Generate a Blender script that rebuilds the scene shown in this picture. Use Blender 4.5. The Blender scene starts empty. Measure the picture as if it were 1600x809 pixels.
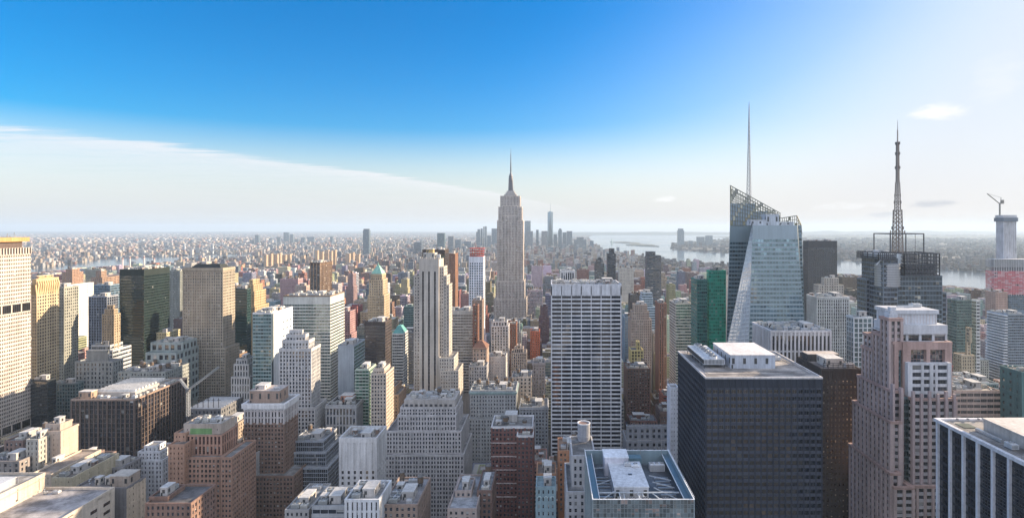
import bpy, math, random
from math import radians as R, sin, cos, tan, pi
random.seed(7)
SC = bpy.context.scene
COL = SC.collection
# ---------------------------------------------------------------- camera, sky, sun, exposure
HAZE = 4.8e-5       # density of the air
EYE = 250.0          # height of the viewing terrace
F = 860.0            # focal length in photo pixels (1600 wide)
PX, PY = 858.0, 356.0   # where the view axis meets the photo
cam = bpy.data.cameras.new('camera'); co = bpy.data.objects.new('camera', cam); COL.objects.link(co)
co.location = (0, 0, EYE); co.rotation_euler = (R(90), 0, 0)
cam.sensor_width = 36; cam.lens = 36 * F / 1600
cam.shift_x = -(PX - 800) / 1600; cam.shift_y = -(404.5 - PY) / 1600
cam.clip_start = 1; cam.clip_end = 200000
SC.camera = co
SUN_AZ, SUN_EL = R(70), R(18)        # measured from the view axis towards the west, and up
sd = bpy.data.lights.new('sun', 'SUN'); so = bpy.data.objects.new('sun', sd); COL.objects.link(so)
sd.energy = 5.0; sd.angle = R(0.5); sd.color = (1.0, 0.79, 0.56)
from mathutils import Vector
so.rotation_euler = Vector((sin(SUN_AZ) * cos(SUN_EL), cos(SUN_AZ) * cos(SUN_EL), sin(SUN_EL))).to_track_quat('Z', 'Y').to_euler()
SC.view_settings.view_transform = 'Standard'; SC.view_settings.look = 'None'
SC.view_settings.exposure = 1.25; SC.view_settings.gamma = 1
SC.render.film_transparent = False
cy = SC.cycles
cy.use_denoising = True; cy.max_bounces = 5; cy.diffuse_bounces = 3; cy.glossy_bounces = 3; cy.transmission_bounces = 3
cy.transparent_max_bounces = 8; cy.volume_bounces = 0; cy.caustics_reflective = False; cy.caustics_refractive = False
cy.sample_clamp_indirect = 4.0

class NT:
    """small helper to wire nodes"""
    def __init__(s, tree): s.t = tree; s.n = tree.nodes; s.l = tree.links
    def new(s, typ, **kw):
        n = s.n.new(typ)
        for k, v in kw.items(): setattr(n, k, v)
        return n
    def put(s, sock, v):
        if hasattr(v, 'is_linked') or isinstance(v, bpy.types.NodeSocket): s.l.new(v, sock)
        else: sock.default_value = v
    def m(s, op, a, b=0.0, c=0.0, clamp=False):
        n = s.new('ShaderNodeMath', operation=op, use_clamp=clamp)
        for i, v in enumerate((a, b, c)): s.put(n.inputs[i], v)
        return n.outputs[0]
    def vm(s, op, a, b=(0, 0, 0), scale=None):
        n = s.new('ShaderNodeVectorMath', operation=op)
        s.put(n.inputs[0], a); s.put(n.inputs[1], b)
        if scale is not None: s.put(n.inputs['Scale'], scale)
        return n.outputs[0]
    def mix(s, f, a, b, blend='MIX'):
        n = s.new('ShaderNodeMix', data_type='RGBA', blend_type=blend)
        s.put(n.inputs[0], f); s.put(n.inputs[6], a); s.put(n.inputs[7], b)
        return n.outputs[2]
    def noise(s, vec, scale, detail=3, rough=.55):
        n = s.new('ShaderNodeTexNoise'); s.put(n.inputs['Vector'], vec)
        n.inputs['Scale'].default_value = scale; n.inputs['Detail'].default_value = detail; n.inputs['Roughness'].default_value = rough
        return n.outputs[0]
    def ss(s, x, a, b, o0=0.0, o1=1.0):
        n = s.new('ShaderNodeMapRange', interpolation_type='SMOOTHSTEP')
        for i, v in enumerate((x, a, b, o0, o1)): s.put(n.inputs[i], v)
        return n.outputs[0]

w = bpy.data.worlds.new('World'); SC.world = w; w.use_nodes = True
nt = NT(w.node_tree); nt.n.clear()
sky = nt.new('ShaderNodeTexSky', sky_type='NISHITA')
sky.sun_disc = False; sky.sun_elevation = SUN_EL; sky.sun_rotation = SUN_AZ
sky.altitude = 0; sky.air_density = 1.0; sky.dust_density = 1.0; sky.ozone_density = 2.5
d = nt.new('ShaderNodeTexCoord').outputs['Generated']
sp = nt.new('ShaderNodeSeparateXYZ'); nt.put(sp.inputs[0], d)
dx, dy, dz = sp.outputs
zc = nt.m('MAXIMUM', dz, 0.012)
CX, CY = nt.m('DIVIDE', dx, zc), nt.m('DIVIDE', dy, zc)        # where the ray meets a cloud deck one unit up
hs = nt.new('ShaderNodeHueSaturation'); hs.inputs['Saturation'].default_value = 2.0; hs.inputs['Value'].default_value = 1.12; hs.inputs['Hue'].default_value = .507
nt.put(hs.inputs['Color'], sky.outputs[0]); nt.put(hs.inputs['Saturation'], nt.ss(dz, .02, .19, .55, 1.95))
cxy = nt.new('ShaderNodeCombineXYZ'); nt.put(cxy.inputs[0], CX); nt.put(cxy.inputs[1], CY)
n1 = nt.noise(cxy.outputs[0], 0.9, 6, .6)
mp = nt.new('ShaderNodeMapping'); mp.inputs['Rotation'].default_value = (0, 0, R(-64)); mp.inputs['Scale'].default_value = (.35, 2.6, 1)
nt.put(mp.inputs[0], cxy.outputs[0])
n2 = nt.noise(mp.outputs[0], 1.0, 8, .7)
t = nt.m('ADD', CX, 5.33); tp = nt.m('MAXIMUM', t, 0)
edge = nt.m('ADD', nt.m('ADD', 5.1, nt.m('MULTIPLY', t, 1.5)), nt.m('MULTIPLY', nt.m('MULTIPLY', tp, tp), .33))
s_ = nt.m('SUBTRACT', nt.m('ADD', CY, nt.m('MULTIPLY', nt.m('SUBTRACT', n1, .5), 2.4)), edge)
s_ = nt.m('ADD', s_, nt.m('MULTIPLY', nt.m('SUBTRACT', n2, .5), 5.5))
n3 = nt.noise(cxy.outputs[0], 3.5, 5, .65)
body = nt.m('MULTIPLY', nt.ss(s_, -.3, 1.3), nt.m('ADD', .38, nt.m('ADD', nt.m('MULTIPLY', nt.ss(n3, .3, .7), .25), nt.m('MULTIPLY', nt.ss(n2, .3, .66), .62))), clamp=True)
fall = nt.m('ADD', .32, nt.m('MULTIPLY', .66, nt.m('POWER', 2.718, nt.m('MULTIPLY', nt.m('MAXIMUM', s_, 0), -.3))))
band = nt.m('MULTIPLY', nt.m('MULTIPLY', body, fall), nt.ss(CX, 2.5, -2.2))
dyp = nt.m('MAXIMUM', dy, .05); U0, V0 = nt.m('DIVIDE', dx, dyp), nt.m('MAXIMUM', nt.m('DIVIDE', dz, dyp), 0)
veil_h = nt.m('MINIMUM', .93, nt.m('MULTIPLY', 1.12, nt.m('POWER', 2.718, nt.m('DIVIDE', V0, -.085))))
vt = nt.m('DIVIDE', nt.m('ADD', nt.m('ADD', U0, .1), nt.m('MAXIMUM', nt.m('SUBTRACT', .4, V0), 0)), 1.1)
veil_r = nt.m('MULTIPLY', nt.m('POWER', nt.ss(vt, 0, 1), 1.5), .93)
north_fill = nt.m('MULTIPLY', nt.ss(dy, .05, -.35), nt.ss(n1, .25, .5, .75, 1.0))      # unseen bright broken cloud, added behind the viewer to fill shaded fronts
def puff(x0, y0, rx, ry, amp, nscale):
    """a small cloud round the direction through photo point x0, y0"""
    u, v = (x0 - PX) / F, (PY - y0) / F
    U = nt.m('DIVIDE', nt.m('SUBTRACT', nt.m('DIVIDE', dx, nt.m('MAXIMUM', dy, .05)), u), rx / F)
    V = nt.m('DIVIDE', nt.m('ADD', nt.m('SUBTRACT', nt.m('DIVIDE', dz, nt.m('MAXIMUM', dy, .05)), v), nt.m('MULTIPLY', U, -0.35 * ry / F)), ry / F)
    r2 = nt.m('ADD', nt.m('MULTIPLY', U, U), nt.m('MULTIPLY', V, V))
    nn = nt.noise(nt.vm('MULTIPLY', d, (nscale, nscale, nscale * 3.0)), 1.0, 5, .65)
    return nt.m('MULTIPLY', nt.ss(nt.m('ADD', nt.m('SUBTRACT', 1.0, r2), nt.m('MULTIPLY', nt.m('SUBTRACT', nn, .55), 2.6)), 0.0, 1.1), amp)
wisp = nt.m('MAXIMUM', puff(1470, 176, 66, 17, .95, 22), puff(1560, 120, 60, 60, .25, 14))
wisp = nt.m('MAXIMUM', wisp, nt.m('MAXIMUM', puff(1040, 311, 24, 6, .9, 40), puff(1330, 322, 70, 8, .5, 40)))
grey = nt.m('MAXIMUM', puff(1455, 318, 50, 8, .9, 40), puff(1385, 335, 36, 6, .7, 40))
CLOUD = (4.75, 4.75, 4.9, 1); GREYC = (3.0, 3.05, 3.3, 1)
hz = nt.mix(nt.ss(U0, -.6, .7), (3.55, 3.75, 3.85, 1), (4.25, 3.95, 3.7, 1))
c0 = nt.mix(veil_r, hs.outputs[0], (3.95, 4.25, 4.75, 1))
c0 = nt.mix(veil_h, c0, hz)
c1 = nt.mix(band, c0, CLOUD)
c2 = nt.mix(wisp, c1, (5.2, 5.2, 5.2, 1))
c3 = nt.mix(grey, c2, GREYC)
c3 = nt.mix(north_fill, c3, (5.5, 6.1, 7.6, 1))
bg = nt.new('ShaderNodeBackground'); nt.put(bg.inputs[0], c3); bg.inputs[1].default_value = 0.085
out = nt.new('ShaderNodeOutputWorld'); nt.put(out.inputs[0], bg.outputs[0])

# ---------------------------------------------------------------- materials
_M = {}
def newmat(name):
    m = bpy.data.materials.new(name); m.use_nodes = True
    n = NT(m.node_tree); b = n.n['Principled BSDF']
    return m, n, b
def wall(c, rough=.85, var=1.0, spec=.3, metal=0.0):
    """masonry, concrete, painted metal: weathered with stains, rain streaks and grain"""
    key = ('wall', c, rough, var, metal)
    if key in _M: return _M[key]
    m, n, b = newmat('wall_surface')
    o = n.new('ShaderNodeTexCoord').outputs['Object']
    a = n.noise(o, .05, 4); s = n.noise(n.vm('MULTIPLY', o, (.5, .5, .03)), 1.0, 4, .65); g = n.noise(o, .9, 4, .7)
    k = n.m('ADD', n.m('MULTIPLY', n.m('SUBTRACT', a, .5), .8 * var), n.m('ADD', n.m('MULTIPLY', n.m('SUBTRACT', s, .5), 1.0 * var), n.m('MULTIPLY', n.m('SUBTRACT', g, .5), .55 * var)))
    k = n.m('ADD', 1.0, k)
    col = n.vm('SCALE', (c[0], c[1], c[2]), scale=k)
    n.put(b.inputs['Base Color'], col); b.inputs['Roughness'].default_value = rough
    b.inputs['Specular IOR Level'].default_value = spec; b.inputs['Metallic'].default_value = metal
    _M[key] = m; return m
def glass(c=(.02, .03, .045), pale=.2, metal=0.0, palec=(.30, .30, .29), tilt=.02, rough=.06, vary=1.1):
    """window panes: dark, each one tilted a hair; some have blinds down"""
    key = ('glass', c, pale, metal, palec, tilt, vary)
    if key in _M: return _M[key]
    m, n, b = newmat('window_glass')
    geo = n.new('ShaderNodeNewGeometry'); oi = n.new('ShaderNodeObjectInfo')
    r = n.m('FRACT', n.m('ADD', geo.outputs['Random Per Island'], oi.outputs['Random']))
    wn = n.new('ShaderNodeTexWhiteNoise', noise_dimensions='1D'); n.put(wn.inputs['W'], n.m('MULTIPLY', r, 917.3))
    uvn = n.new('ShaderNodeUVMap'); sv = n.new('ShaderNodeSeparateXYZ'); n.put(sv.inputs[0], uvn.outputs[0]); sc = n.new('ShaderNodeSeparateXYZ'); n.put(sc.inputs[0], wn.outputs[1])
    blind = n.m('MULTIPLY', n.m('GREATER_THAN', wn.outputs[0], 1 - pale), n.m('GREATER_THAN', sv.outputs[1], sc.outputs[1]))
    shade = n.m('ADD', 1 - vary / 2, n.m('MULTIPLY', r, vary))
    col = n.mix(blind, n.vm('SCALE', c, scale=shade), n.vm('SCALE', palec, scale=shade))
    n.put(b.inputs['Base Color'], col)
    b.inputs['Roughness'].default_value = rough; b.inputs['Specular IOR Level'].default_value = 1.0; b.inputs['IOR'].default_value = 1.7
    b.inputs['Metallic'].default_value = metal
    rv = n.vm('SUBTRACT', wn.outputs[1], (.5, .5, .5))
    o = n.new('ShaderNodeTexCoord').outputs['Object']
    nn = n.new('ShaderNodeTexNoise'); n.put(nn.inputs['Vector'], o); nn.inputs['Scale'].default_value = .12; nn.inputs['Detail'].default_value = 2
    rv = n.vm('ADD', rv, n.vm('SUBTRACT', nn.outputs['Color'], (.5, .5, .5)))
    nv = n.vm('NORMALIZE', n.vm('ADD', geo.outputs['Normal'], n.vm('SCALE', rv, scale=tilt * 2)))
    n.put(b.inputs['Normal'], nv)
    _M[key] = m; return m
def roofmat(c, rough=.9):
    key = ('roof', c)
    if key in _M: return _M[key]
    m, n, b = newmat('roof_surface')
    o = n.new('ShaderNodeTexCoord').outputs['Object']
    a = n.noise(o, .09, 5, .65); g = n.noise(o, 1.2, 3)
    br = n.new('ShaderNodeTexBrick'); n.put(br.inputs['Vector'], o); br.inputs['Scale'].default_value = .12
    br.inputs['Color1'].default_value = (1, 1, 1, 1); br.inputs['Color2'].default_value = (.86, .86, .86, 1); br.inputs['Mortar'].default_value = (.6, .6, .6, 1); br.inputs['Mortar Size'].default_value = .01
    k = n.m('ADD', .15, n.m('ADD', n.m('MULTIPLY', n.ss(a, .3, .7), .75), n.m('MULTIPLY', g, .4)))
    n.put(b.inputs['Base Color'], n.mix(1.0, n.vm('SCALE', c, scale=k), br.outputs[0], 'MULTIPLY'))
    b.inputs['Roughness'].default_value = rough
    _M[key] = m; return m
def metal(c, rough=.45, me=.8):
    return wall(c, rough, .5, .5, me)
def facade_mat(kind):
    """small far facades: wall colour from the mesh, window cells from its UVs (one unit = one bay by one storey)"""
    key = ('facade', kind)
    if key in _M: return _M[key]
    ww, wh, gc, pale = {'punched': (.42, .5, (.035, .042, .055), .2), 'ribbon': (.94, .46, (.03, .04, .055), .15), 'piers': (.5, .8, (.035, .042, .055), .15), 'curtain': (.88, .78, (.05, .085, .11), .08)}[kind]
    m, n, b = newmat('facade_' + kind)
    col = n.new('ShaderNodeAttribute', attribute_name='col').outputs['Color']
    uv = n.new('ShaderNodeUVMap').outputs[0]
    s = n.new('ShaderNodeSeparateXYZ'); n.put(s.inputs[0], uv)
    fu, fv = n.m('FRACT', s.outputs[0]), n.m('FRACT', s.outputs[1])
    mu = n.m('LESS_THAN', n.m('ABSOLUTE', n.m('SUBTRACT', fu, .5)), ww / 2); mv = n.m('LESS_THAN', n.m('ABSOLUTE', n.m('SUBTRACT', fv, .5)), wh / 2)
    mask = n.m('MULTIPLY', mu, mv)
    fl = n.vm('FLOOR', uv)
    wn = n.new('ShaderNodeTexWhiteNoise', noise_dimensions='2D'); n.put(wn.inputs['Vector'], fl)
    sc = n.new('ShaderNodeSeparateXYZ'); n.put(sc.inputs[0], wn.outputs[1])
    bl = n.m('MULTIPLY', n.m('GREATER_THAN', wn.outputs[0], 1 - pale * 1.8), n.m('GREATER_THAN', fv, n.m('ADD', .2, n.m('MULTIPLY', sc.outputs[1], .6))))
    g = n.mix(bl, n.vm('SCALE', gc, scale=n.m('ADD', .5, wn.outputs[0])), (.25, .25, .24, 1))
    o = n.new('ShaderNodeTexCoord').outputs['Object']
    st = n.m('ADD', .6, n.m('ADD', n.m('MULTIPLY', n.noise(n.vm('MULTIPLY', o, (.4, .4, .04)), 1.0, 3), .4), n.m('MULTIPLY', n.noise(o, .06, 3), .4)))
    n.put(b.inputs['Base Color'], n.mix(mask, n.vm('SCALE', col, scale=st), g))
    n.put(b.inputs['Roughness'], n.m('SUBTRACT', .85, n.m('MULTIPLY', mask, .72)))
    n.put(b.inputs['Specular IOR Level'], n.m('ADD', .25, n.m('MULTIPLY', mask, .7)))
    _M[key] = m; return m
def attr_mat():
    if 'attr' in _M: return _M['attr']
    m, n, b = newmat('flat_roof')
    col = n.new('ShaderNodeAttribute', attribute_name='col').outputs['Color']
    o = n.new('ShaderNodeTexCoord').outputs['Object']
    st = n.m('ADD', .6, n.m('ADD', n.m('MULTIPLY', n.noise(o, .15, 4, .65), .55), n.m('MULTIPLY', n.noise(o, 1.0, 3), .3)))
    n.put(b.inputs['Base Color'], n.vm('SCALE', col, scale=st)); b.inputs['Roughness'].default_value = .9
    _M['attr'] = m; return m

# ---------------------------------------------------------------- mesh builder
class MB:
    def __init__(s): s.v = []; s.f = []; s.mi = []; s.uv = []; s.c = []; s.has_uv = False; s.has_c = False
    def face(s, pts, m=0, uv=None, c=None):
        i = len(s.v); k = len(pts); s.v.extend(pts); s.f.append(tuple(range(i, i + k))); s.mi.append(m)
        if uv: s.has_uv = True
        if c: s.has_c = True
        s.uv.append(uv or [(0, 0)] * k); s.c.append(c or (1, 1, 1))
    def box(s, x0, x1, y0, y1, z0, z1, m=0, top=True, bottom=False, c=None, mt=None, cell=None, ct=None, u0=0):
        if x1 < x0: x0, x1 = x1, x0
        if y1 < y0: y0, y1 = y1, y0
        def q(L):
            if not cell: return None
            a = max(1, round(L / cell[0])); h = max(1, round((z1 - z0) / cell[1])); return [(u0, 0), (u0 + a, 0), (u0 + a, h), (u0, h)]
        s.face([(x0, y0, z0), (x1, y0, z0), (x1, y0, z1), (x0, y0, z1)], m, q(x1 - x0), c)
        s.face([(x1, y0, z0), (x1, y1, z0), (x1, y1, z1), (x1, y0, z1)], m, q(y1 - y0), c)
        s.face([(x1, y1, z0), (x0, y1, z0), (x0, y1, z1), (x1, y1, z1)], m, q(x1 - x0), c)
        s.face([(x0, y1, z0), (x0, y0, z0), (x0, y0, z1), (x0, y1, z1)], m, q(y1 - y0), c)
        if top: s.face([(x0, y0, z1), (x1, y0, z1), (x1, y1, z1), (x0, y1, z1)], m if mt is None else mt, None, ct or c)
        if bottom: s.face([(x0, y1, z0), (x1, y1, z0), (x1, y0, z0), (x0, y0, z0)], m, None, c)
    def prism(s, poly, z0, z1, m=0, mt=None, top=True, poly1=None, cell=None):
        """poly counter-clockwise seen from above; poly1 is the outline at the top"""
        p1 = poly1 or poly; k = len(poly)
        for i in range(k):
            a, b2 = poly[i], poly[(i + 1) % k]; c, e = p1[(i + 1) % k], p1[i]
            uv = None
            if cell:
                L = max(1, round(math.dist(a, b2) / cell[0])); h = max(1, round((z1 - z0) / cell[1])); uv = [(0, 0), (L, 0), (L, h), (0, h)]
            s.face([(a[0], a[1], z0), (b2[0], b2[1], z0), (c[0], c[1], z1), (e[0], e[1], z1)], m, uv)
        if top: s.face([(p[0], p[1], z1) for p in p1], m if mt is None else mt)
    def cyl(s, x, y, r, z0, z1, n=14, r2=None, m=0, mt=None, top=True):
        r2 = r if r2 is None else r2
        a = [(x + r * cos(2 * pi * i / n), y + r * sin(2 * pi * i / n)) for i in range(n)]
        b2 = [(x + r2 * cos(2 * pi * i / n), y + r2 * sin(2 * pi * i / n)) for i in range(n)]
        s.prism(a, z0, z1, m, mt, top and r2 > .01, b2)
    def beam(s, p, q, t=.3, m=0):
        p, q = Vector(p), Vector(q); d = (q - p)
        if d.length < 1e-6: return
        d.normalize(); a = d.cross(Vector((0, 0, 1)) if abs(d.z) < .9 else Vector((1, 0, 0))).normalized() * t / 2; b2 = d.cross(a).normalized() * t / 2
        o = [a + b2, -a + b2, -a - b2, a - b2]
        for i in range(4):
            j = (i + 1) % 4
            s.face([tuple(p + o[i]), tuple(p + o[j]), tuple(q + o[j]), tuple(q + o[i])], m)
        s.face([tuple(p + x) for x in reversed(o)], m); s.face([tuple(q + x) for x in o], m)
    def mesh(s, name, mats):
        me = bpy.data.meshes.new(name); me.from_pydata(s.v, [], s.f)
        for m in mats: me.materials.append(m)
        me.polygons.foreach_set('material_index', s.mi)
        if s.has_uv:
            l = me.uv_layers.new(name='UVMap'); l.data.foreach_set('uv', [x for u in s.uv for p in u for x in p])
        if s.has_c:
            a = me.color_attributes.new('col', 'FLOAT_COLOR', 'CORNER')
            a.data.foreach_set('color', [x for f, c in zip(s.f, s.c) for _ in f for x in (c[0], c[1], c[2], 1)])
        me.update(); return me
    def build(s, name, mats, parent=None, loc=None):
        if not isinstance(mats, (list, tuple)): mats = [mats]
        o = bpy.data.objects.new(name, s.mesh(name, mats)); COL.objects.link(o)
        if parent is not None: o.parent = parent
        if loc: o.location = loc
        return o
def tag(o, label=None, cat=None, group=None, kind=None):
    for k, v in (('label', label), ('category', cat), ('group', group), ('kind', kind)):
        if v: o[k] = v
    return o
def empty(name, loc, label, cat, group=None):
    o = bpy.data.objects.new(name, None); COL.objects.link(o); o.location = loc; o.empty_display_size = 5
    return tag(o, label, cat, group)
def gx(px, D): return (px - PX) * D / F
def gz(py, D): return EYE - (py - PY) * D / F
def scr(x, y, z): return PX + x * F / y, PY + (EYE - z) * F / y
# ---------------------------------------------------------------- building kit
HEROES = []          # (boxes, lowest photo row where the building shows, short phrase)
N_WIN = [0]
_wm = {}
UVQ = [(0, 0), (1, 0), (1, 1), (0, 1)]
def window_mesh(side, w, h, gm, fm, frame):
    key = (side, round(w, 2), round(h, 2), gm.name, fm.name if frame else '')
    if key in _wm: return _wm[key]
    B = MB(); a, e = w / 2, h / 2
    def P(u, v, o):
        return {'N': (u, -o, v), 'E': (-o, -u, v), 'W': (o, u, v)}[side]
    B.face([P(-a, -e, .03), P(a, -e, .03), P(a, e, .03), P(-a, e, .03)], 0, UVQ)
    if frame:
        def bar(u0, u1, v0, v1):
            B.face([P(u0, v0, .1), P(u1, v0, .1), P(u1, v1, .1), P(u0, v1, .1)], 1)
            B.face([P(u0, v1, .1), P(u1, v1, .1), P(u1, v1, .03), P(u0, v1, .03)], 1)
            B.face([P(u0, v0, .03), P(u1, v0, .03), P(u1, v0, .1), P(u0, v0, .1)], 1)
        k = .07
        bar(-a, a, -e, -e + k); bar(-a, a, e - k, e); bar(-a, -a + k, -e + k, e - k); bar(a - k, a, -e + k, e - k)
        n = int(w // 2.2)
        for i in range(1, n + 1):
            u = -a + w * i / (n + 1); bar(u - k / 2, u + k / 2, -e + k, e - k)
        if w < 2: bar(-a + k, a - k, -k / 2, k / 2)
    _wm[key] = B.mesh('window', [gm, fm]); return _wm[key]

class Bld:
    def __init__(s, name, label, cat, cx, y, group=None, ref=None):
        s.root = empty(name, (cx, y, 0), label, cat, group); s.cx = cx; s.y = y
        s.mbs = {}; s.wins = []; s.boxes = []; s.ref = ref; s.label = label
    def mb(s, part, *mats, uid=0):
        k = (part, tuple(m.name for m in mats), uid)
        if k not in s.mbs: s.mbs[k] = (MB(), mats)
        return s.mbs[k][0]
    def part(s, name, B, mats, parent=None):
        return B.build(name, mats, parent or s.root)
    def facade(s, side, u0, u1, plane, z0, z1, st, zwin=0, top=0.0):
        """piers and spandrels stand proud of the core; one pane in every opening"""
        W = s.mb(st.get('part', 'wall'), st['wall'], st.get('span', st['wall']), st.get('pier', st['wall']))
        zt = z1 - top; zb = max(z0, zwin)
        if zt - zb < 2: return
        nf = max(1, round((zt - z0) / st['fl'])); fl = (zt - z0) / nf
        nb = max(1, round((u1 - u0) / st['bay'])); bay = (u1 - u0) / nb
        pw, sh, pd, sdp = st['pw'] * bay, st['sh'] * fl, st['pd'], st['sd']
        def bx(a, b2, o, za, zb2, m):
            if side == 'N': W.box(a, b2, plane - o, plane, za, zb2, m)
            elif side == 'E': W.box(plane - o, plane, a, b2, za, zb2, m)
            else: W.box(plane, plane + o, a, b2, za, zb2, m)
        ext = pd if side == 'N' else 0
        f0 = max(0, int((zb - z0) / fl)); zs = z0 + f0 * fl
        every = st.get('every', 1); big = st.get('big', 1.0)
        if pw > 0:
            for i in range(nb + 1):
                u = u0 + i * bay
                k = pw / 2 * (big if i % every == 0 else 1.0)
                a, b2 = max(u0, u - k), min(u1, u + k)
                if i == 0: a -= ext; b2 = max(b2, u0 + .3)
                if i == nb: b2 += ext; a = min(a, u1 - .3)
                bx(a, b2, pd * (1.5 if big > 1 and i % every == 0 else 1.0), zs, z1 if top and st.get('over', True) else zt, 2)
        if sh > 0:
            e2 = sdp if side == 'N' else 0
            for f in range(f0, nf + 1):
                z = z0 + f * fl
                za, zb2 = (z, z + sh / 2) if f == f0 else (z - sh / 2, z + sh / 2)
                if f == nf: za, zb2 = z - sh / 2, zt
                bx(u0 - e2, u1 + e2, sdp, za, zb2, 1)
        if st.get('belt') and nf > 7:                     # belt courses
            q = int(abs(u0) * 7 + z1) % 4; lv = [nf - 2 - q % 2] + list(range(nf - 9 - q, f0 + 1, -(9 + q)))
            e2 = sdp + .2 if side == 'N' else 0
            for f in lv:
                z = z0 + f * fl; bx(u0 - e2, u1 + e2, sdp + .28, z - sh * .3, z + sh * .38, 2)
        ww, wh = bay - pw, fl - sh
        g = st['glass']; skip = st.get('skip')
        for f in range(f0, nf):
            for i in range(nb):
                if skip and skip(i, f, nb, nf): continue
                s.wins.append((side, u0 + (i + .5) * bay, z0 + (f + .5) * fl, ww, wh, plane, g))
    def block(s, x0, x1, y0, y1, z0, z1, st, sides='NEW', zwin=0, top=0.0, parapet=1.1, roofc=(.30, .29, .28), cornice=None, capm=None, pout=None, roof=True):
        W = s.mb(st.get('part', 'wall'), st['wall'], st.get('span', st['wall']), st.get('pier', st['wall']))
        W.box(x0, x1, y0, y1, z0, z1, 0, top=False)
        for sd_ in sides:
            if sd_ == 'N': s.facade('N', x0, x1, y0, z0, z1, st, zwin, top)
            if sd_ == 'E': s.facade('E', y0, y1, x0, z0, z1, st, zwin, top)
            if sd_ == 'W': s.facade('W', y0, y1, x1, z0, z1, st, zwin, top)
        if roof:
            rm = roofmat(roofc); cm = capm or st['wall']
            s.nr = getattr(s, 'nr', 0) + 1; Rf = s.mb('roof', rm, cm, uid=s.nr)
            Rf.face([(x0, y0, z1), (x1, y0, z1), (x1, y1, z1), (x0, y1, z1)], 0)
            o = (st['pd'] + .06) if pout is None else pout; tk = .45
            if parapet > 0:
                za, zb = z1 - .5, z1 + parapet
                Rf.box(x0 - o, x1 + o, y0 - o, y0 + tk, za, zb, 1, bottom=True); Rf.box(x0 - o, x1 + o, y1 - tk, y1 + o, za, zb, 1, bottom=True)
                Rf.box(x0 - o, x0 + tk, y0 + tk, y1 - tk, za, zb, 1, bottom=True); Rf.box(x1 - tk, x1 + o, y0 + tk, y1 - tk, za, zb, 1, bottom=True)
        if cornice:
            ch, cw, m = cornice
            C = s.mb('cornice', m); za = z1 - .55 - ch; zb = z1 - .55
            C.box(x0 - cw, x1 + cw, y0 - cw, y0, za, zb, bottom=True); C.box(x0 - cw, x0, y0, y1, za, zb, bottom=True); C.box(x1, x1 + cw, y0, y1, za, zb, bottom=True)
            k = cw * .5
            C.box(x0 - k, x1 + k, y0 - k, y0, za - ch * .6, za, top=False, bottom=True); C.box(x0 - k, x0, y0, y1, za - ch * .6, za, top=False, bottom=True); C.box(x1, x1 + k, y0, y1, za - ch * .6, za, top=False, bottom=True)
        s.boxes.append((s.cx + x0, s.cx + x1, s.y + y0, s.y + y1, z1))
    def finish(s, vb=809, nw=0, frame=True, fm=None):
        for (p, _k, _u), (B, mats) in s.mbs.items():
            if B.f: B.build(p, list(mats), s.root)
        vis, rest = [], []
        left = s.cx < 0
        for w_ in s.wins:
            side, u, z, ww, wh, pl, g = w_
            if side == 'N': p = (s.cx + u, s.y + pl, z)
            else: p = (s.cx + pl, s.y + u, z)
            X, Y = scr(*p)
            ok = -5 < X < 1605 and Y < min(vb, 815) and (side == 'N' or (side == 'W' and p[0] < 0) or (side == 'E' and p[0] > 0))
            area = ww * wh / p[1] ** 2 * (1 if side == 'N' else abs(p[0]) / p[1])
            (vis if ok else rest).append((-area, Y, w_))
        vis.sort(key=lambda q: (round(q[0], 6), q[1]))
        fm = fm or metal((.25, .26, .27))
        for a, Y, (side, u, z, ww, wh, pl, g) in vis[:nw]:
            o = bpy.data.objects.new('window', window_mesh(side, ww - .02, wh - .02, g, fm, frame)); COL.objects.link(o); o.parent = s.root
            o.location = (u, pl, z) if side == 'N' else (pl, u, z); N_WIN[0] += 1
        by = {}
        for a, Y, q in vis[nw:] + rest: by.setdefault(q[6].name, (q[6], []))[1].append(q)
        for gm, L in by.values():
            B = MB()
            for side, u, z, ww, wh, pl, g in L:
                a, e = ww / 2 - .01, wh / 2 - .01
                if side == 'N': B.face([(u - a, pl - .03, z - e), (u + a, pl - .03, z - e), (u + a, pl - .03, z + e), (u - a, pl - .03, z + e)], 0, UVQ)
                elif side == 'E': B.face([(pl - .03, u + a, z - e), (pl - .03, u - a, z - e), (pl - .03, u - a, z + e), (pl - .03, u + a, z + e)], 0, UVQ)
                else: B.face([(pl + .03, u - a, z - e), (pl + .03, u + a, z - e), (pl + .03, u + a, z + e), (pl + .03, u - a, z + e)], 0, UVQ)
            tag(B.build('window', [gm], s.root), kind='stuff')
        HEROES.append((s.boxes, vb, s.ref, s.root))
        return s.root

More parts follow.
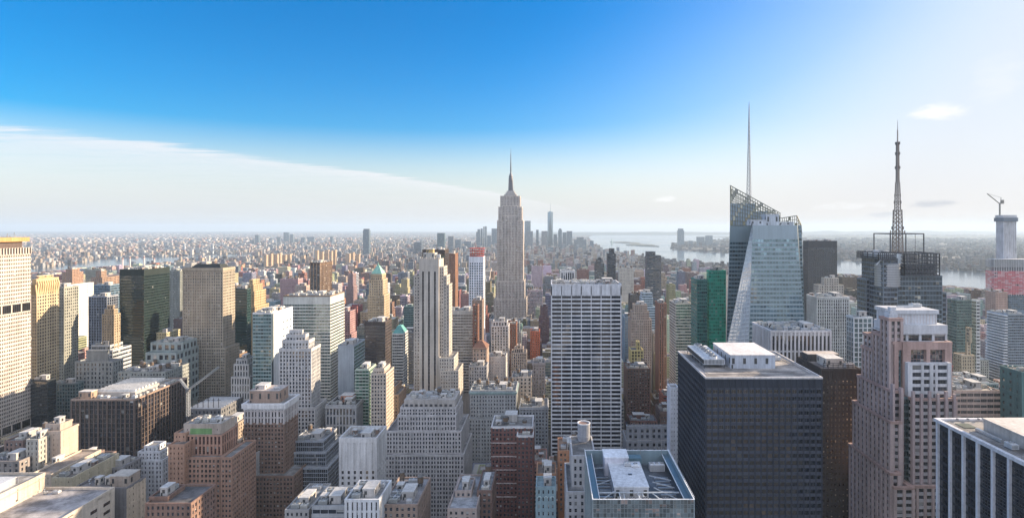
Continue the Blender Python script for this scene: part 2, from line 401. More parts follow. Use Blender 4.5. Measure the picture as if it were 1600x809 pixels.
# ---- things that stand on roofs and belong to them
GREY = (.33, .34, .35)
def penthouse(b, x0, x1, y0, y1, z, h, c=(.42, .40, .38), capc=(.5, .49, .47), name='penthouse'):
    B = MB(); B.box(x0, x1, y0, y1, z, z + h, 0, top=False)
    B.box(x0 - .25, x1 + .25, y0 - .25, y1 + .25, z + h, z + h + .45, 1, bottom=True)
    n = max(1, int((x1 - x0) // 3.2))
    for i in range(n):                                     # louvred openings and a door
        u = x0 + (i + .5) * (x1 - x0) / n
        if i % 2 == 0: B.box(u - .8, u + .8, y0 - .06, y0, z + h * .35, z + h * .8, 2)
    B.box(x0 + .5, x0 + 1.5, y0 - .07, y0, z + .05, z + min(2.2, h * .3 + .6), 2)
    m = max(1, int((y1 - y0) // 3.5))
    for sx in (x0, x1):
        for i in range(m):
            u = y0 + (i + .5) * (y1 - y0) / m
            if i % 2 == 0: B.box(min(sx, sx + (.06 if sx == x1 else -.06)), max(sx, sx + (.06 if sx == x1 else -.06)), u - .8, u + .8, z + h * .35, z + h * .8, 2)
    return b.part(name, B, [wall(c), wall(capc), metal((.10, .105, .11))])
def air_handler(b, x, y, z, w_=4, l=3, h=2.2, c=(.55, .56, .57), fans=2):
    B = MB(); B.box(x - w_ / 2, x + w_ / 2, y - l / 2, y + l / 2, z + .35, z + .35 + h, 0, bottom=True)
    for sx in (-1, 1):
        B.box(x + sx * w_ * .38 - .1, x + sx * w_ * .38 + .1, y - l / 2, y + l / 2, z, z + .35, 1)
    for i in range(int(w_ / .5)):                          # louvre blades
        u = x - w_ / 2 + .3 + i * .5
        if u < x + w_ / 2 - .2: B.box(u, u + .12, y - l / 2 - .05, y - l / 2, z + .7, z + h, 1)
    o = b.part('air_handler', B, [metal(c, .5, .3), metal((.16, .17, .18))])
    for i in range(fans):
        C = MB(); u = x - w_ / 2 + (i + .5) * w_ / fans; r = min(l, w_ / fans) * .38
        C.cyl(u, y, r, z + .35 + h, z + .35 + h + .45, 14, mt=1)
        for k in range(5):
            a = k * 2 * pi / 5; C.beam((u, y, z + h + .84), (u + r * .9 * cos(a), y + r * .9 * sin(a), z + h + .84), .16, 0)
        b.part('fan', C, [metal(c, .5, .4), metal((.06, .065, .07))], o)
    return o
def water_tank(b, x, y, z, r=2.0, h=3.6, leg=3.0, c=(.17, .12, .085)):
    B = MB(); B.cyl(x, y, r, z + leg, z + leg + h, 16, r2=r * .95, top=False)
    for k in range(5): B.cyl(x, y, r * 1.02, z + leg + .3 + k * .75, z + leg + .38 + k * .75, 16, m=1)
    o = b.part('water_tank', B, [wall(c), metal((.1, .1, .1))])
    C = MB(); C.cyl(x, y, r * 1.12, z + leg + h, z + leg + h + 1.3, 16, r2=.02); b.part('tank_roof', C, [wall((.14, .135, .13))], o)
    D_ = MB()
    for k in range(4):
        a = pi / 4 + k * pi / 2; D_.beam((x + r * .8 * cos(a), y + r * .8 * sin(a), z), (x + r * .8 * cos(a), y + r * .8 * sin(a), z + leg), .3)
        a2 = a + pi / 2; D_.beam((x + r * .8 * cos(a), y + r * .8 * sin(a), z + .2), (x + r * .8 * cos(a2), y + r * .8 * sin(a2), z + leg - .2), .14)
    D_.cyl(x, y, r * .98, z + leg - .3, z + leg, 12)
    b.part('tank_stand', D_, [metal((.12, .11, .10))], o)
    return o
def duct(b, p, q, t=.9):
    B = MB(); p = list(p); q = list(q); p[2] += .8; q[2] += .8; B.beam(p, q, t)
    n = max(2, int(math.dist(p, q) // 2.5))
    for i in range(n + 1):
        a = [p[k] + (q[k] - p[k]) * i / n for k in range(3)]
        B.beam((a[0], a[1], a[2] - .8), (a[0], a[1], a[2] - .3), .15)
    return b.part('duct', B, [metal((.5, .52, .54), .4, .6)])
def vent_pipes(b, x, y, z, rng, n=4):
    for i in range(n):
        B = MB(); u, v = x + rng.uniform(-3, 3), y + rng.uniform(-3, 3); h = rng.uniform(1, 2.4)
        B.cyl(u, v, .25, z, z + h, 8); B.cyl(u, v, .5, z + h, z + h + .35, 8, r2=.2)
        b.part('vent_pipe', B, [metal((.42, .43, .44))])
def dishes(b, x, y, z, h=5, rng=random):
    B = MB(); B.beam((x, y, z), (x, y, z + h), .2); B.beam((x - 1, y, z + h * .7), (x + 1, y, z + h * .7), .1); B.beam((x - .6, y, z + h * .85), (x + .6, y, z + h * .85), .1)
    return b.part('antenna', B, [metal((.3, .3, .3))])
def clutter(b, x0, x1, y0, y1, z, seed, n=6, tank=.3, c=(.42, .40, .38), pent=True):
    """rooftop machinery scattered over a roof without overlaps"""
    rng = random.Random(seed); used = []; n = min(40, max(int(n * 1.7 + .5), int((x1 - x0) * (y1 - y0) / 42)))
    W_, L_ = x1 - x0, y1 - y0
    if W_ < 5 or L_ < 5: return
    def spot(w_, l):
        for _ in range(30):
            if W_ - w_ - 2 <= 0 or L_ - l - 2 <= 0: return None
            x, y = rng.uniform(x0 + 1 + w_ / 2, x1 - 1 - w_ / 2), rng.uniform(y0 + 1 + l / 2, y1 - 1 - l / 2)
            if all(abs(x - a) > (w_ + c2) / 2 + .5 or abs(y - e) > (l + d2) / 2 + .5 for a, e, c2, d2 in used):
                used.append((x, y, w_, l)); return x, y
        return None
    if pent:
        w_, l = min(W_ * .45, rng.uniform(6, 14)), min(L_ * .5, rng.uniform(6, 12)); p = spot(w_, l)
        if p: penthouse(b, p[0] - w_ / 2, p[0] + w_ / 2, p[1] - l / 2, p[1] + l / 2, z, rng.uniform(3.5, 6), c)
    for i in range(n):
        k = rng.random()
        if k < tank:
            p = spot(4.6, 4.6)
            if p: water_tank(b, p[0], p[1], z, rng.uniform(1.6, 2.2), rng.uniform(3, 4), rng.uniform(2, 4))
        elif k < .62:
            w_, l = rng.uniform(3, 6), rng.uniform(2.4, 3.6); p = spot(w_, l)
            if p: air_handler(b, p[0], p[1], z, w_, l, rng.uniform(1.5, 2.6), rng.choice([(.55, .56, .57), (.42, .43, .42), (.6, .58, .53)]), rng.choice([1, 2, 2]))
        elif k < .76:
            w_, l = rng.uniform(3, 5), rng.uniform(3, 5); p = spot(w_, l)
            if p: penthouse(b, p[0] - w_ / 2, p[0] + w_ / 2, p[1] - l / 2, p[1] + l / 2, z, rng.uniform(2.4, 3.6), rng.choice([c, (.5, .48, .45), (.3, .22, .18)]), name='stair_bulkhead')
        elif k < .9:
            l = rng.uniform(4, 9); p = spot(l, 1.5)
            if p: duct(b, (p[0] - l / 2, p[1], z), (p[0] + l / 2, p[1], z))
        else:
            p = spot(6, 6)
            if p: vent_pipes(b, p[0], p[1], z, rng, 4)

# ---- facade styles
def style(wc, bay=3.4, fl=3.8, pw=.5, sh=.5, pd=.25, sd=.18, g=None, span=None, pier=None, **k):
    d_ = dict(bay=bay, fl=fl, pw=pw, sh=sh, pd=pd, sd=sd, wall=wall(wc), glass=g or glass(), span=wall(span) if span else wall(wc), pier=wall(pier) if pier else wall(wc)); d_.update(k); return d_
def punched(c, **k): return style(c, **{**dict(pw=.47, sh=.45, pd=.3, sd=.3 - .03, belt=True, every=2 + int(c[0] * 1000) % 4, big=1.4), **k})
def ribbon(c, **k): return style(c, **{**dict(pw=.06, sh=.5, pd=.12, sd=.35, bay=3.0), **k})
def piers(c, **k): return style(c, **{**dict(pw=.5, sh=.34, pd=.5, sd=.15, bay=3.0), **k})
def curtain(c, g=None, **k): return style(c, **{**dict(pw=.07, sh=.26, pd=.14, sd=.08, bay=1.8, g=g or glass((.05, .085, .11), .06)), **k})

def hero(name, label, cat, x, top, D, vb, st, L=None, tiers=None, nw=0, roofc=(.30, .29, .28), clut=5, tank=.25, seed=1, ref=None, parapet=1.1, topband=0.0, cornice=None, capm=None, group=None, sides='NEW', done=True, pent=True, frame=True):
    """x = photo columns (outer, corner, outer): the front face and the one side that shows; tiers = (left, right, top row, set back in front, at the rear[, base])"""
    if x[0] < PX:
        a0, a1 = x[0], x[1]
        if L is None: L = max(10, D * ((PX - x[1]) / (PX - x[2]) - 1)) if x[2] > x[1] + .5 else 25
    else:
        a0, a1 = x[1], x[2]
        if L is None: L = max(10, D * ((x[1] - PX) / (x[0] - PX) - 1)) if x[0] < x[1] - .5 and x[0] > PX else 25
    if x[0] > PX and L and x[1] - x[0] <= 2.5:          # the outer column is the far edge of the shaded side
        L = min(L, 25)
        while L > 8 and PX + (x[0] - PX) * (D + L) / D > x[2] - .6 * (x[2] - x[0]): L -= 1
        s_ = (D + L) / D; a0 = PX + (x[0] - PX) * s_
        if tiers: tiers = [(min(PX + (q[0] - PX) * s_, q[1] - 3),) + tuple(q[1:]) for q in tiers]
    if tiers is None: tiers = [(a0, a1, top, 0, 0)]
    X0, X1 = gx(tiers[0][0], D + tiers[0][3]), gx(tiers[0][1], D + tiers[0][3]); cx = (X0 + X1) / 2
    b = Bld(name, label, cat, cx, D, group, ref); b.L = L; b.tops = []
    z0 = 0
    for i, t_ in enumerate(tiers):
        xl, xr, ty, df, db = t_[:5]; DD = D + df
        xa, xb = gx(xl, DD) - cx, gx(xr, DD) - cx; z1 = gz(ty, DD)
        zb = z0 if len(t_) < 6 else (0 if t_[5] is None else b.tops[t_[5]][4])
        b.block(xa, xb, df, L - db, zb, z1, st, sides, zwin=max(0, gz(vb, D) - 30), top=topband if i == len(tiers) - 1 else 0, roofc=roofc, parapet=parapet, cornice=cornice if i == len(tiers) - 1 else None, capm=capm)
        b.tops.append((xa, xb, df, L - db, z1)); z0 = z1
    if clut:
        xa, xb, ya, yb, z1 = b.tops[-1]
        clutter(b, xa + .6, xb - .6, ya + .6, yb - .6, z1, seed, clut, tank, pent=pent)
    b.vb, b.nw, b.frame = vb, nw, frame
    if done: b.finish(vb, nw, frame)
    return b
# ---------------------------------------------------------------- colours
LIME = (.40, .365, .315); TAN = (.40, .32, .225); CREAM = (.50, .47, .42); WHITE = (.62, .62, .61); GREYST = (.33, .33, .335); PALE = (.46, .45, .44)
BRICK = (.26, .145, .10); BROWN = (.17, .115, .085); REDB = (.145, .07, .062); DARK = (.045, .045, .05); PINK = (.36, .25, .22); TEAL = (.09, .17, .17)
COPPER = (.22, .42, .34)
DG = glass((.015, .022, .035), .05)
G_BLUE = glass((.05, .10, .15), .05, .35)
G_GREEN = glass((.03, .13, .11), .05, .35)
G_TEAL = glass((.05, .11, .12), .08, .4)
G_PALE = glass((.22, .30, .34), .05, .6, (.4, .42, .42))
WARM = glass((.10, .085, .06), .3, .3, (.42, .36, .26))

# ================================================================ far row of midtown, back to front
hero('office_tower', 'dark ribbed slab tower with flat roof beyond the glass crystal tower', 'skyscraper', (1255, 1255.2, 1307.5), 377, 1250, 470, piers((.05, .052, .06), bay=4, fl=6, pw=.4, sh=.2, g=glass((.02, .025, .035), .0)), L=50, topband=14, clut=6, tank=0, nw=0, ref='the dark ribbed slab', roofc=(.12, .12, .13))
hero('stone_skyscraper', 'pale stone tower stepping up to a small crown above the white ribbed tower', 'skyscraper', (1262, 1264, 1325), 452, 900, 470, punched(LIME, bay=4, fl=4.2), L=45, tiers=[(1262, 1325, 463, 0, 0), (1268, 1318, 446, 4, 4), (1276, 1310, 435, 8, 8)], clut=3, ref='the pale stepped crown tower')
hero('office_tower', 'white ribbed tower of close vertical fins below the pale stepped crown', 'skyscraper', (1261, 1262, 1326), 465, 640, 560, piers((.56, .555, .54), bay=2.7, fl=3.8, pw=.42, sh=.28, pd=.7), L=40, clut=5, tank=0, nw=40, ref='the white finned tower', topband=2)
hero('brick_tower', 'dark brown slab tower with pale vertical stripes above the low roofs', 'skyscraper', (485, 500, 522), 411, 1100, 462, piers((.10, .07, .055), bay=7, fl=4.2, pw=.25, sh=.3, pier=(.30, .20, .13), pd=.9), L=60, topband=5, clut=4, tank=0, ref='the brown striped slab')
hero('office_tower', 'dark brown glass slab peeking out behind the stone tower with three dark stripes', 'skyscraper', (660, 695, 700), 391, 1000, 480, curtain((.06, .045, .04), g=glass((.03, .022, .02), .03), bay=3.5, fl=4), L=40, topband=6, clut=3, tank=0, ref='the dark brown slab', roofc=(.12, .11, .11))
hero('apartment_tower', 'slim brown apartment tower with one pale corner strip behind the ribbon windowed tower', 'skyscraper', (702, 711, 717), 397, 950, 480, punched((.24, .13, .085), bay=3, fl=3.2), L=30, clut=2, ref='the slim brown tower')
b = hero('tower_under_construction', 'white and blue gridded tower under construction topped by a red rig', 'skyscraper', (733, 755, 758), 402, 880, 472, punched((.60, .62, .66), bay=3.8, fl=4, pw=.34, sh=.34, g=G_BLUE), L=24, topband=8, clut=0, nw=60, ref='the white and blue tower', done=False)
xa, xb, ya, yb, z1 = b.tops[-1]
B = MB()
for k in range(4): B.box(xa + 1 - k * .5, xb - 1 + k * .5, ya + 1 - k * .5, yb - 2, z1 + 1 + k * 4.2, z1 + 1.8 + k * 4.2, bottom=True)
for i in range(6):
    for yy in (ya + 2, yb - 3): u = xa + 2 + i * (xb - xa - 4) / 5; B.beam((u, yy, z1), (u, yy, z1 + 15), .6)
b.part('red_rig', B, [wall((.42, .06, .04))]); b.finish(472, 60)
hero('stone_skyscraper', 'slim grey brown skyscraper rising to a square cap below the white and blue tower', 'skyscraper', (738, 753, 760), 470, 800, 545, piers((.27, .20, .16), bay=3.2, fl=3.8, pw=.55), L=22, topband=8, clut=3, ref='the slim grey brown skyscraper', nw=20)
hero('glass_tower', 'dark glass tower with a slanted curved top above the pale glass steps', 'skyscraper', (1008, 1010, 1033), 400, 1150, 470, ribbon((.12, .13, .14), fl=4, bay=4, g=glass((.03, .04, .05), .1, .2)), L=30, clut=0, ref='the curved top glass tower', tiers=[(1008, 1033, 400, 0, 0), (1008, 1024, 394, 2, 2)])
hero('glass_tower', 'slim dark grey tower with a rounded knob on its roof near the wide river', 'skyscraper', (948, 949, 962), 397, 1350, 440, ribbon((.07, .075, .085), fl=4, bay=4), L=24, clut=0, tiers=[(948, 962, 397, 0, 0), (951, 960, 389, 4, 4)], ref='the knob topped slim tower')
hero('glass_tower', 'slim dark round shouldered tower with arched roof near the wide river', 'skyscraper', (929, 930, 944), 412, 1300, 440, ribbon((.09, .095, .10), fl=4, bay=4), L=24, clut=0, tiers=[(929, 944, 412, 0, 0), (931, 942, 406, 1, 1), (934, 939, 403, 2, 2)])
hero('office_building', 'white columned office block standing just behind the roof of the white grid tower', 'office building', (876, 877, 897), 423, 1100, 441, piers((.6, .6, .6), bay=4.5, fl=20, pw=.35, sh=.08, pd=1), L=25, clut=2, tank=0, topband=3)
hero('apartment_block', 'pale lit block with a gabled roof among the low houses by the river', 'apartment building', (966, 968, 990), 420, 1500, 442, punched(CREAM, bay=4, fl=4), L=30, clut=2)
# ---------------------------------------------------------------- left, middle distance
hero('apartment_block', 'tan brick apartment block catching low sun by the narrow river', 'apartment building', (97, 113, 130), 424, 1500, 447, punched((.34, .21, .14), bay=4.5, fl=4), clut=3, tiers=[(97, 113, 426, 0, 0), (103, 113, 421, 6, 6)])
hero('apartment_block', 'brown stepped apartment block with lit west wall left of the green glass tower', 'apartment building', (142, 160, 186), 434, 1350, 449, punched((.30, .20, .14), bay=4.5, fl=4), clut=3, tiers=[(142, 160, 434, 0, 0), (150, 158, 424, 6, 30)])
hero('office_building', 'blue glass box building behind the dark striped blue tower', 'office building', (147, 172, 187), 446, 900, 470, curtain((.20, .26, .31), g=G_BLUE, bay=3), clut=3, tank=0)
hero('office_building', 'broad white slab with faint windows and a sunlit long side', 'office building', (98, 103, 146), 447, 800, 520, punched((.62, .60, .56), bay=3.2, fl=3.8, pw=.62, sh=.6), clut=4, ref='the broad white slab', nw=20)
hero('office_tower', 'dark blue striped glass tower with pale sunlit side next to the white slab', 'skyscraper', (139, 167, 184), 464, 760, 520, piers((.30, .32, .36), bay=3.6, fl=3.8, pw=.16, sh=.12, g=glass((.02, .035, .06), .06, .2)), clut=3, tank=0, ref='the dark blue striped tower', nw=30)
hero('apartment_tower', 'tan apartment tower with stepped crown hugging the dark green glass tower', 'skyscraper', (160, 178, 187), 492, 690, 555, punched((.36, .28, .19), bay=3, fl=3.3), tiers=[(160, 178, 492, 0, 0), (164, 178, 484, 2, 2), (168, 177, 478, 4, 4)], clut=1, nw=40, ref='the tan crowned apartment tower')
b = hero('glass_tower', 'broad dark green glass office tower with notched corner', 'skyscraper', (187, 225, 265), 422, 720, 560, curtain((.022, .032, .03), g=glass((.012, .027, .024), .008, .25), bay=1.9, fl=3.7, pw=.05, sh=.3), clut=5, tank=0, topband=7, nw=90, ref='the dark green glass tower', roofc=(.14, .14, .13))
hero('glass_tower', 'dark teal glass slab wedged behind the tan slab with the mansard roof', 'skyscraper', (366, 386, 391), 452, 770, 545, curtain((.03, .055, .055), g=glass((.015, .045, .045), .03, .2), fl=3.8), clut=3, tank=0)
hero('stone_skyscraper', 'sunlit tan tower stepping up to a narrow crown beside the teal slab', 'skyscraper', (386, 396, 418), 466, 800, 545, punched((.42, .32, .19), bay=3.2, fl=3.6), tiers=[(386, 398, 480, 0, 0), (387, 397, 456, 2, 5), (388, 396, 446, 5, 10), (390, 395, 438, 8, 14)], clut=0, ref='the sunlit stepped tan tower')
# tan slab with mansard
b = hero('office_tower', 'massive tan stone slab with dark mansard roof, its west end glowing in the sun', 'skyscraper', (286, 348, 367), 420, 680, 590, punched((.34, .29, .225), bay=2.9, fl=3.6, pw=.43, sh=.44), tiers=[(280, 352, 545, -4, 0), (286, 348, 420, 0, 0)], clut=0, nw=90, ref='the tan slab with mansard roof', done=False, cornice=(1.6, .9, wall((.34, .29, .225))))
xa, xb, ya, yb, z1 = b.tops[-1]
B = MB(); B.prism([(xa + 6, ya + 3), (xb - 4, ya + 3), (xb - 4, yb - 3), (xa + 6, yb - 3)], z1, z1 + 5.5, 0, 0, True, [(xa + 12, ya + 7), (xb - 8, ya + 7), (xb - 8, yb - 7), (xa + 12, yb - 7)])
b.part('mansard_roof', B, [wall((.035, .04, .04))]); penthouse(b, xa + 15, xa + 24, ya + 8, yb - 8, z1 + 5.5, 2.5); b.finish(590, 90)
# ================================================================ left foreground of the skyline
def octagon_tower():
    """pale precast tower with a chamfered plan, fins at the crown and an orange lit roof slab"""
    D1 = 560; xw = gx(48, D1); z1 = gz(377, D1)
    st = piers((.50, .44, .385), bay=1.75, fl=3.75, pw=.42, sh=.44, pd=.12, sd=.1, g=glass((.03, .025, .025), .10))
    b = Bld('office_tower', 'huge pale precast concrete tower at the edge, fins and flat slab roof on top', 'skyscraper', xw - 40, D1 - 60, ref='the huge precast tower')
    x1 = 40; y0, y1 = 0, 60
    zb = gz(396, D1); zm0, zm1 = gz(485, D1), gz(471, D1); zl0, zl1 = gz(664, D1), gz(652, D1)
    W = b.mb('wall', st['wall'], st['span'], st['pier']); W.box(-60, x1, y0, y1, 0, z1 - 6, 0)
    zz = [(zm1, zb), (zl1, zm0), (0, zl0)]
    for a, c in zz: b.facade('W', y0, y1, x1, a, c, st, zwin=40)
    b.facade('N', -60, x1, y0, zm1, zb, st); b.facade('N', -60, x1, y0, 60, zm0, st)
    crown = piers((.50, .44, .385), part='crown_fins', bay=1.75 * 1.6, fl=12, pw=.42, sh=.08, pd=.9, sd=.2, g=glass((.03, .022, .02), 0))
    b.facade('W', y0, y1, x1, zb, z1 - 6, crown); b.facade('N', -60, x1, y0, zb, z1 - 6, crown)
    lou = piers((.50, .44, .385), part='louvre_band', bay=10, fl=8, pw=.12, sh=.1, pd=.3, sd=.3, g=glass((.015, .014, .015), 0))
    for a, c, l_ in ((zm0, zm1, lou), (zl0, zl1, dict(lou, part='lower_louvre_band'))):
        b.facade('W', y0, y1, x1, a, c, l_); b.facade('N', -60, x1, y0, a, c, l_)
    R_ = MB(); R_.box(-58, x1 - 4, y0 + 2, y1 - 5, z1 - 6, z1, 1, top=False)
    R_.box(-60, x1 - .5, y0, y1 - .5, z1, z1 + 4.2, 0, bottom=True)
    b.part('roof', R_, [wall((.50, .27, .11)), wall((.12, .09, .08))])
    dishes(b, 33, 50, z1 + 4.2, 5); dishes(b, 36, 40, z1 + 4.2, 4); vent_pipes(b, 30, 50, z1 + 4.2, random.Random(4), 4)
    b.boxes.append((b.cx - 60, b.cx + x1, b.y, b.y + y1, z1)); b.finish(690, 100)
octagon_tower()
b = hero('stone_skyscraper', 'golden sunlit stone tower whose crown flares into a row of arched fins', 'skyscraper', (50, 57, 92), 452, 620, 560, punched((.45, .36, .235), bay=3, fl=3.7, pw=.43, sh=.44), clut=0, nw=60, ref='the golden tower with arched crown', done=False)
xa, xb, ya, yb, z1 = b.tops[-1]
B = MB(); B.box(xa, xb, ya, yb, z1, gz(436, 620), 0)
zt = gz(436, 620)
for i in range(10):
    u = ya + (i + .5) * (yb - ya) / 10
    B.prism([(xb, u - .9), (xb + .4, u - .9), (xb + .4, u + .9), (xb, u + .9)], z1 - 6, z1 + 5, 0, None, True, [(xb, u - .9), (xb + 1.8, u - .9), (xb + 1.8, u + .9), (xb, u + .9)])
    B.prism([(xb, u - .9), (xb + 1.8, u - .9), (xb + 1.8, u + .9), (xb, u + .9)], z1 + 5, z1 + 9, 0, None, True, [(xb, u - .6), (xb + .6, u - .6), (xb + .6, u + .6), (xb, u + .6)])
for i in range(5):
    u = xa + (i + .5) * (xb - xa) / 5
    B.prism([(u - .9, ya - .4), (u + .9, ya - .4), (u + .9, ya), (u - .9, ya)], z1 - 6, z1 + 5, 0, None, True, [(u - .9, ya - 1.8), (u + .9, ya - 1.8), (u + .9, ya), (u - .9, ya)])
b.part('crown', B, [wall((.46, .35, .20))]); penthouse(b, xa + 2, xb - 3, ya + 4, yb - 4, zt, 3.2, (.40, .27, .15)); b.finish(560, 60)
hero('office_building', 'grey green stone tower in shade joined behind the golden tower', 'office building', (84, 100, 104), 450, 665, 560, punched((.27, .27, .23), bay=3, fl=3.7), L=20, clut=2)
hero('office_building', 'dark glass block in shadow at the foot of the precast tower', 'office building', (48, 74, 81), 595, 560, 665, curtain((.03, .035, .04), g=glass((.015, .02, .025), .02)), clut=3, tank=0)
hero('office_building', 'teal grey glass block beside the dark one, low white machinery on its roof', 'office building', (81, 118, 126), 600, 600, 665, piers((.15, .19, .19), bay=3, fl=3.8, pw=.2, g=G_TEAL), clut=6, tank=0)
hero('office_building', 'shaded classical grey block with tall arched windows behind the dark gridded building', 'office building', (118, 176, 192), 566, 620, 600, punched((.28, .29, .28), bay=4, fl=5, pw=.5, sh=.4), tiers=[(118, 176, 566, 0, 0), (136, 170, 548, 8, 8)], clut=5)
hero('office_building', 'pale grey stepped mechanical block below the broad white slab', 'office building', (137, 176, 183), 548, 680, 570, ribbon((.45, .46, .47), fl=5), L=30, tiers=[(137, 176, 548, 0, 0), (143, 172, 540, 4, 6)], clut=4)
hero('office_building', 'low grey green building with wide square windows under the tan slab', 'office building', (228, 275, 292), 552, 630, 590, punched((.30, .34, .33), bay=7, fl=9, pw=.35, sh=.4), L=40, tiers=[(228, 275, 552, 0, 0), (236, 285, 536, 10, 4)], clut=4, tank=0, roofc=(.25, .34, .34), nw=20)
hero('office_building', 'shaded long building with terrace roof in front of the tan slab', 'office building', (185, 258, 290), 582, 590, 600, punched((.26, .27, .25), bay=3.4, fl=4), L=40, clut=5)
# glass pair
b = hero('glass_tower', 'pale glass tower with one blank white sunlit side beside the shaded green front', 'skyscraper', (395, 424, 457), 490, 600, 585, curtain((.28, .36, .36), g=glass((.10, .19, .19), .10, .45, (.35, .36, .3)), bay=3, fl=3.9, sh=.34), sides='N', clut=4, tank=0, nw=70, ref='the pale glass tower with blank side', done=False, capm=wall(WHITE))
xa, xb, ya, yb, z1 = b.tops[-1]
B = MB(); B.box(xb, xb + .35, ya, yb, 0, z1, 0); B.box(xb + .35, xb + .5, ya, ya + 4, 0, z1, 1)
for k in range(12):
    for j in range(3): B.box(xb + .35, xb + .42, yb - 24 + j * 8, yb - 20 + j * 8, z1 - 14 - k * 8, z1 - 12.6 - k * 8, 1)
b.part('side_wall', B, [wall((.60, .62, .63), .5), metal((.12, .16, .19))]); b.finish(585, 70)
hero('office_tower', 'broad office tower of white ribbon bands and green glass, flat roof with brown edge', 'skyscraper', (443, 516, 538), 463, 680, 600, ribbon((.50, .50, .47), fl=3.9, bay=3.4, sh=.46, g=glass((.05, .09, .09), .12, .35)), topband=9, clut=8, tank=0, nw=90, ref='the broad ribbon banded tower', capm=wall((.20, .15, .11)), roofc=(.42, .38, .33))
b = hero('stone_skyscraper', 'grey white stone skyscraper stepping up through jagged setbacks to a small cap', 'skyscraper', (437, 486, 500), 560, 520, 680, piers((.46, .45, .44), bay=3.1, fl=3.6, pw=.44, sh=.36, pd=.5), tiers=[(434, 492, 640, -6, 0), (437, 486, 548, 0, 0), (442, 482, 535, 4, 4), (448, 477, 526, 7, 7), (453, 472, 519, 10, 9)], clut=1, nw=90, ref='the jagged white stone skyscraper', parapet=2.5)
b = hero('stone_skyscraper', 'tan stone tower crowned by a green copper pyramid', 'skyscraper', (575, 600, 609), 445, 760, 505, punched((.40, .32, .22), bay=2.9, fl=3.6), tiers=[(575, 600, 462, 0, 0), (577, 598, 438, 1, 3), (579.5, 596.5, 429, 3, 5)], L=26, clut=0, nw=50, ref='the copper pyramid tower', done=False, cornice=(1.2, .9, wall((.40, .32, .22))))
xa, xb, ya, yb, z1 = b.tops[-1]
B = MB(); mx, my = (xa + xb) / 2, (ya + yb) / 2
B.prism([(xa, ya), (xb, ya), (xb, yb), (xa, yb)], z1 + 1, gz(415, 765), 0, 0, True, [(mx - 1.5, my - 1.5), (mx + 1.5, my - 1.5), (mx + 1.5, my + 1.5), (mx - 1.5, my + 1.5)])
B.cyl(mx, my, 1.2, gz(415, 765), gz(410, 765), 8, r2=.2)
b.part('pyramid_roof', B, [wall(COPPER, .7)]); b.finish(505, 50)
hero('office_tower', 'dark brown box tower with a lighter sunlit edge under the copper pyramid tower', 'skyscraper', (570, 602, 612), 504, 640, 585, style((.075, .06, .055), bay=1.6, fl=3.7, pw=.3, sh=.3, pd=.12, sd=.1, g=glass((.035, .03, .032), .04, .2)), clut=5, tank=0, nw=60, ref='the dark brown box tower', topband=3, roofc=(.3, .28, .26))
b = hero('office_building', 'white banded building under a teal mansard roof next to the dark brown box', 'office building', (613, 630, 640), 522, 720, 600, ribbon((.48, .48, .46), fl=3.8), L=24, clut=0, done=False)
xa, xb, ya, yb, z1 = b.tops[-1]
B = MB(); B.prism([(xa, ya), (xb, ya), (xb, yb), (xa, yb)], z1 + .2, z1 + 10, 0, 0, True, [(xa + 5, ya + 7), (xb - 5, ya + 7), (xb - 5, yb - 7), (xa + 5, yb - 7)]); b.part('mansard_roof', B, [wall((.10, .28, .27), .7)]); b.finish(600, 0)
b = hero('glass_building', 'bluish blank walled block with a green glass side below the ribbon banded tower', 'office building', (528, 553, 570), 541, 560, 640, curtain((.30, .34, .38), g=glass((.05, .16, .11), .12, .4), bay=2.4, fl=3.6), sides='W', clut=4, tank=0, done=False, nw=40)
b.finish(640, 40)
hero('glass_building', 'narrow green glass building with pale horizontal fins beside the sunlit cream tower', 'office building', (556, 576, 581), 578, 540, 670, ribbon((.36, .42, .36), fl=3.2, sh=.34, sd=.9, g=glass((.04, .14, .09), .15, .35)), L=22, clut=3, tank=0, nw=40)
hero('stone_skyscraper', 'cream stone tower with sunlit side and terrace crown, next to green fins', 'skyscraper', (580, 603, 615), 585, 520, 680, punched((.47, .40, .33), bay=2.7, fl=3.5, pw=.43, sh=.44), tiers=[(580, 603, 585, 0, 0), (584, 600, 577, 3, 4)], clut=2, nw=60, ref='the cream terrace crowned tower', cornice=(1.0, .8, wall((.47, .40, .33))))
hero('brick_building', 'tan brick block lit by sun stepping down beside the cream tower', 'office building', (612, 622, 634), 610, 560, 690, punched((.40, .28, .20), bay=3, fl=3.6), tiers=[(612, 622, 618, 0, 0), (612, 618, 605, 8, 0)], clut=3)
b = hero('office_building', 'broad classical block with flat dark roof and a row of pale columns', 'office building', (510, 556, 569), 634, 520, 690, piers((.34, .34, .34), bay=3, fl=9, pw=.4, sh=.2, pd=.6), L=30, clut=2, tank=0, roofc=(.06, .06, .065), cornice=(1.2, 1.0, wall((.40, .40, .40))), done=False)
xa, xb, ya, yb, z1 = b.tops[-1]; penthouse(b, xa + 9, xa + 20, ya + 12, ya + 22, z1, 6, (.42, .20, .13)); b.finish(690, 20)
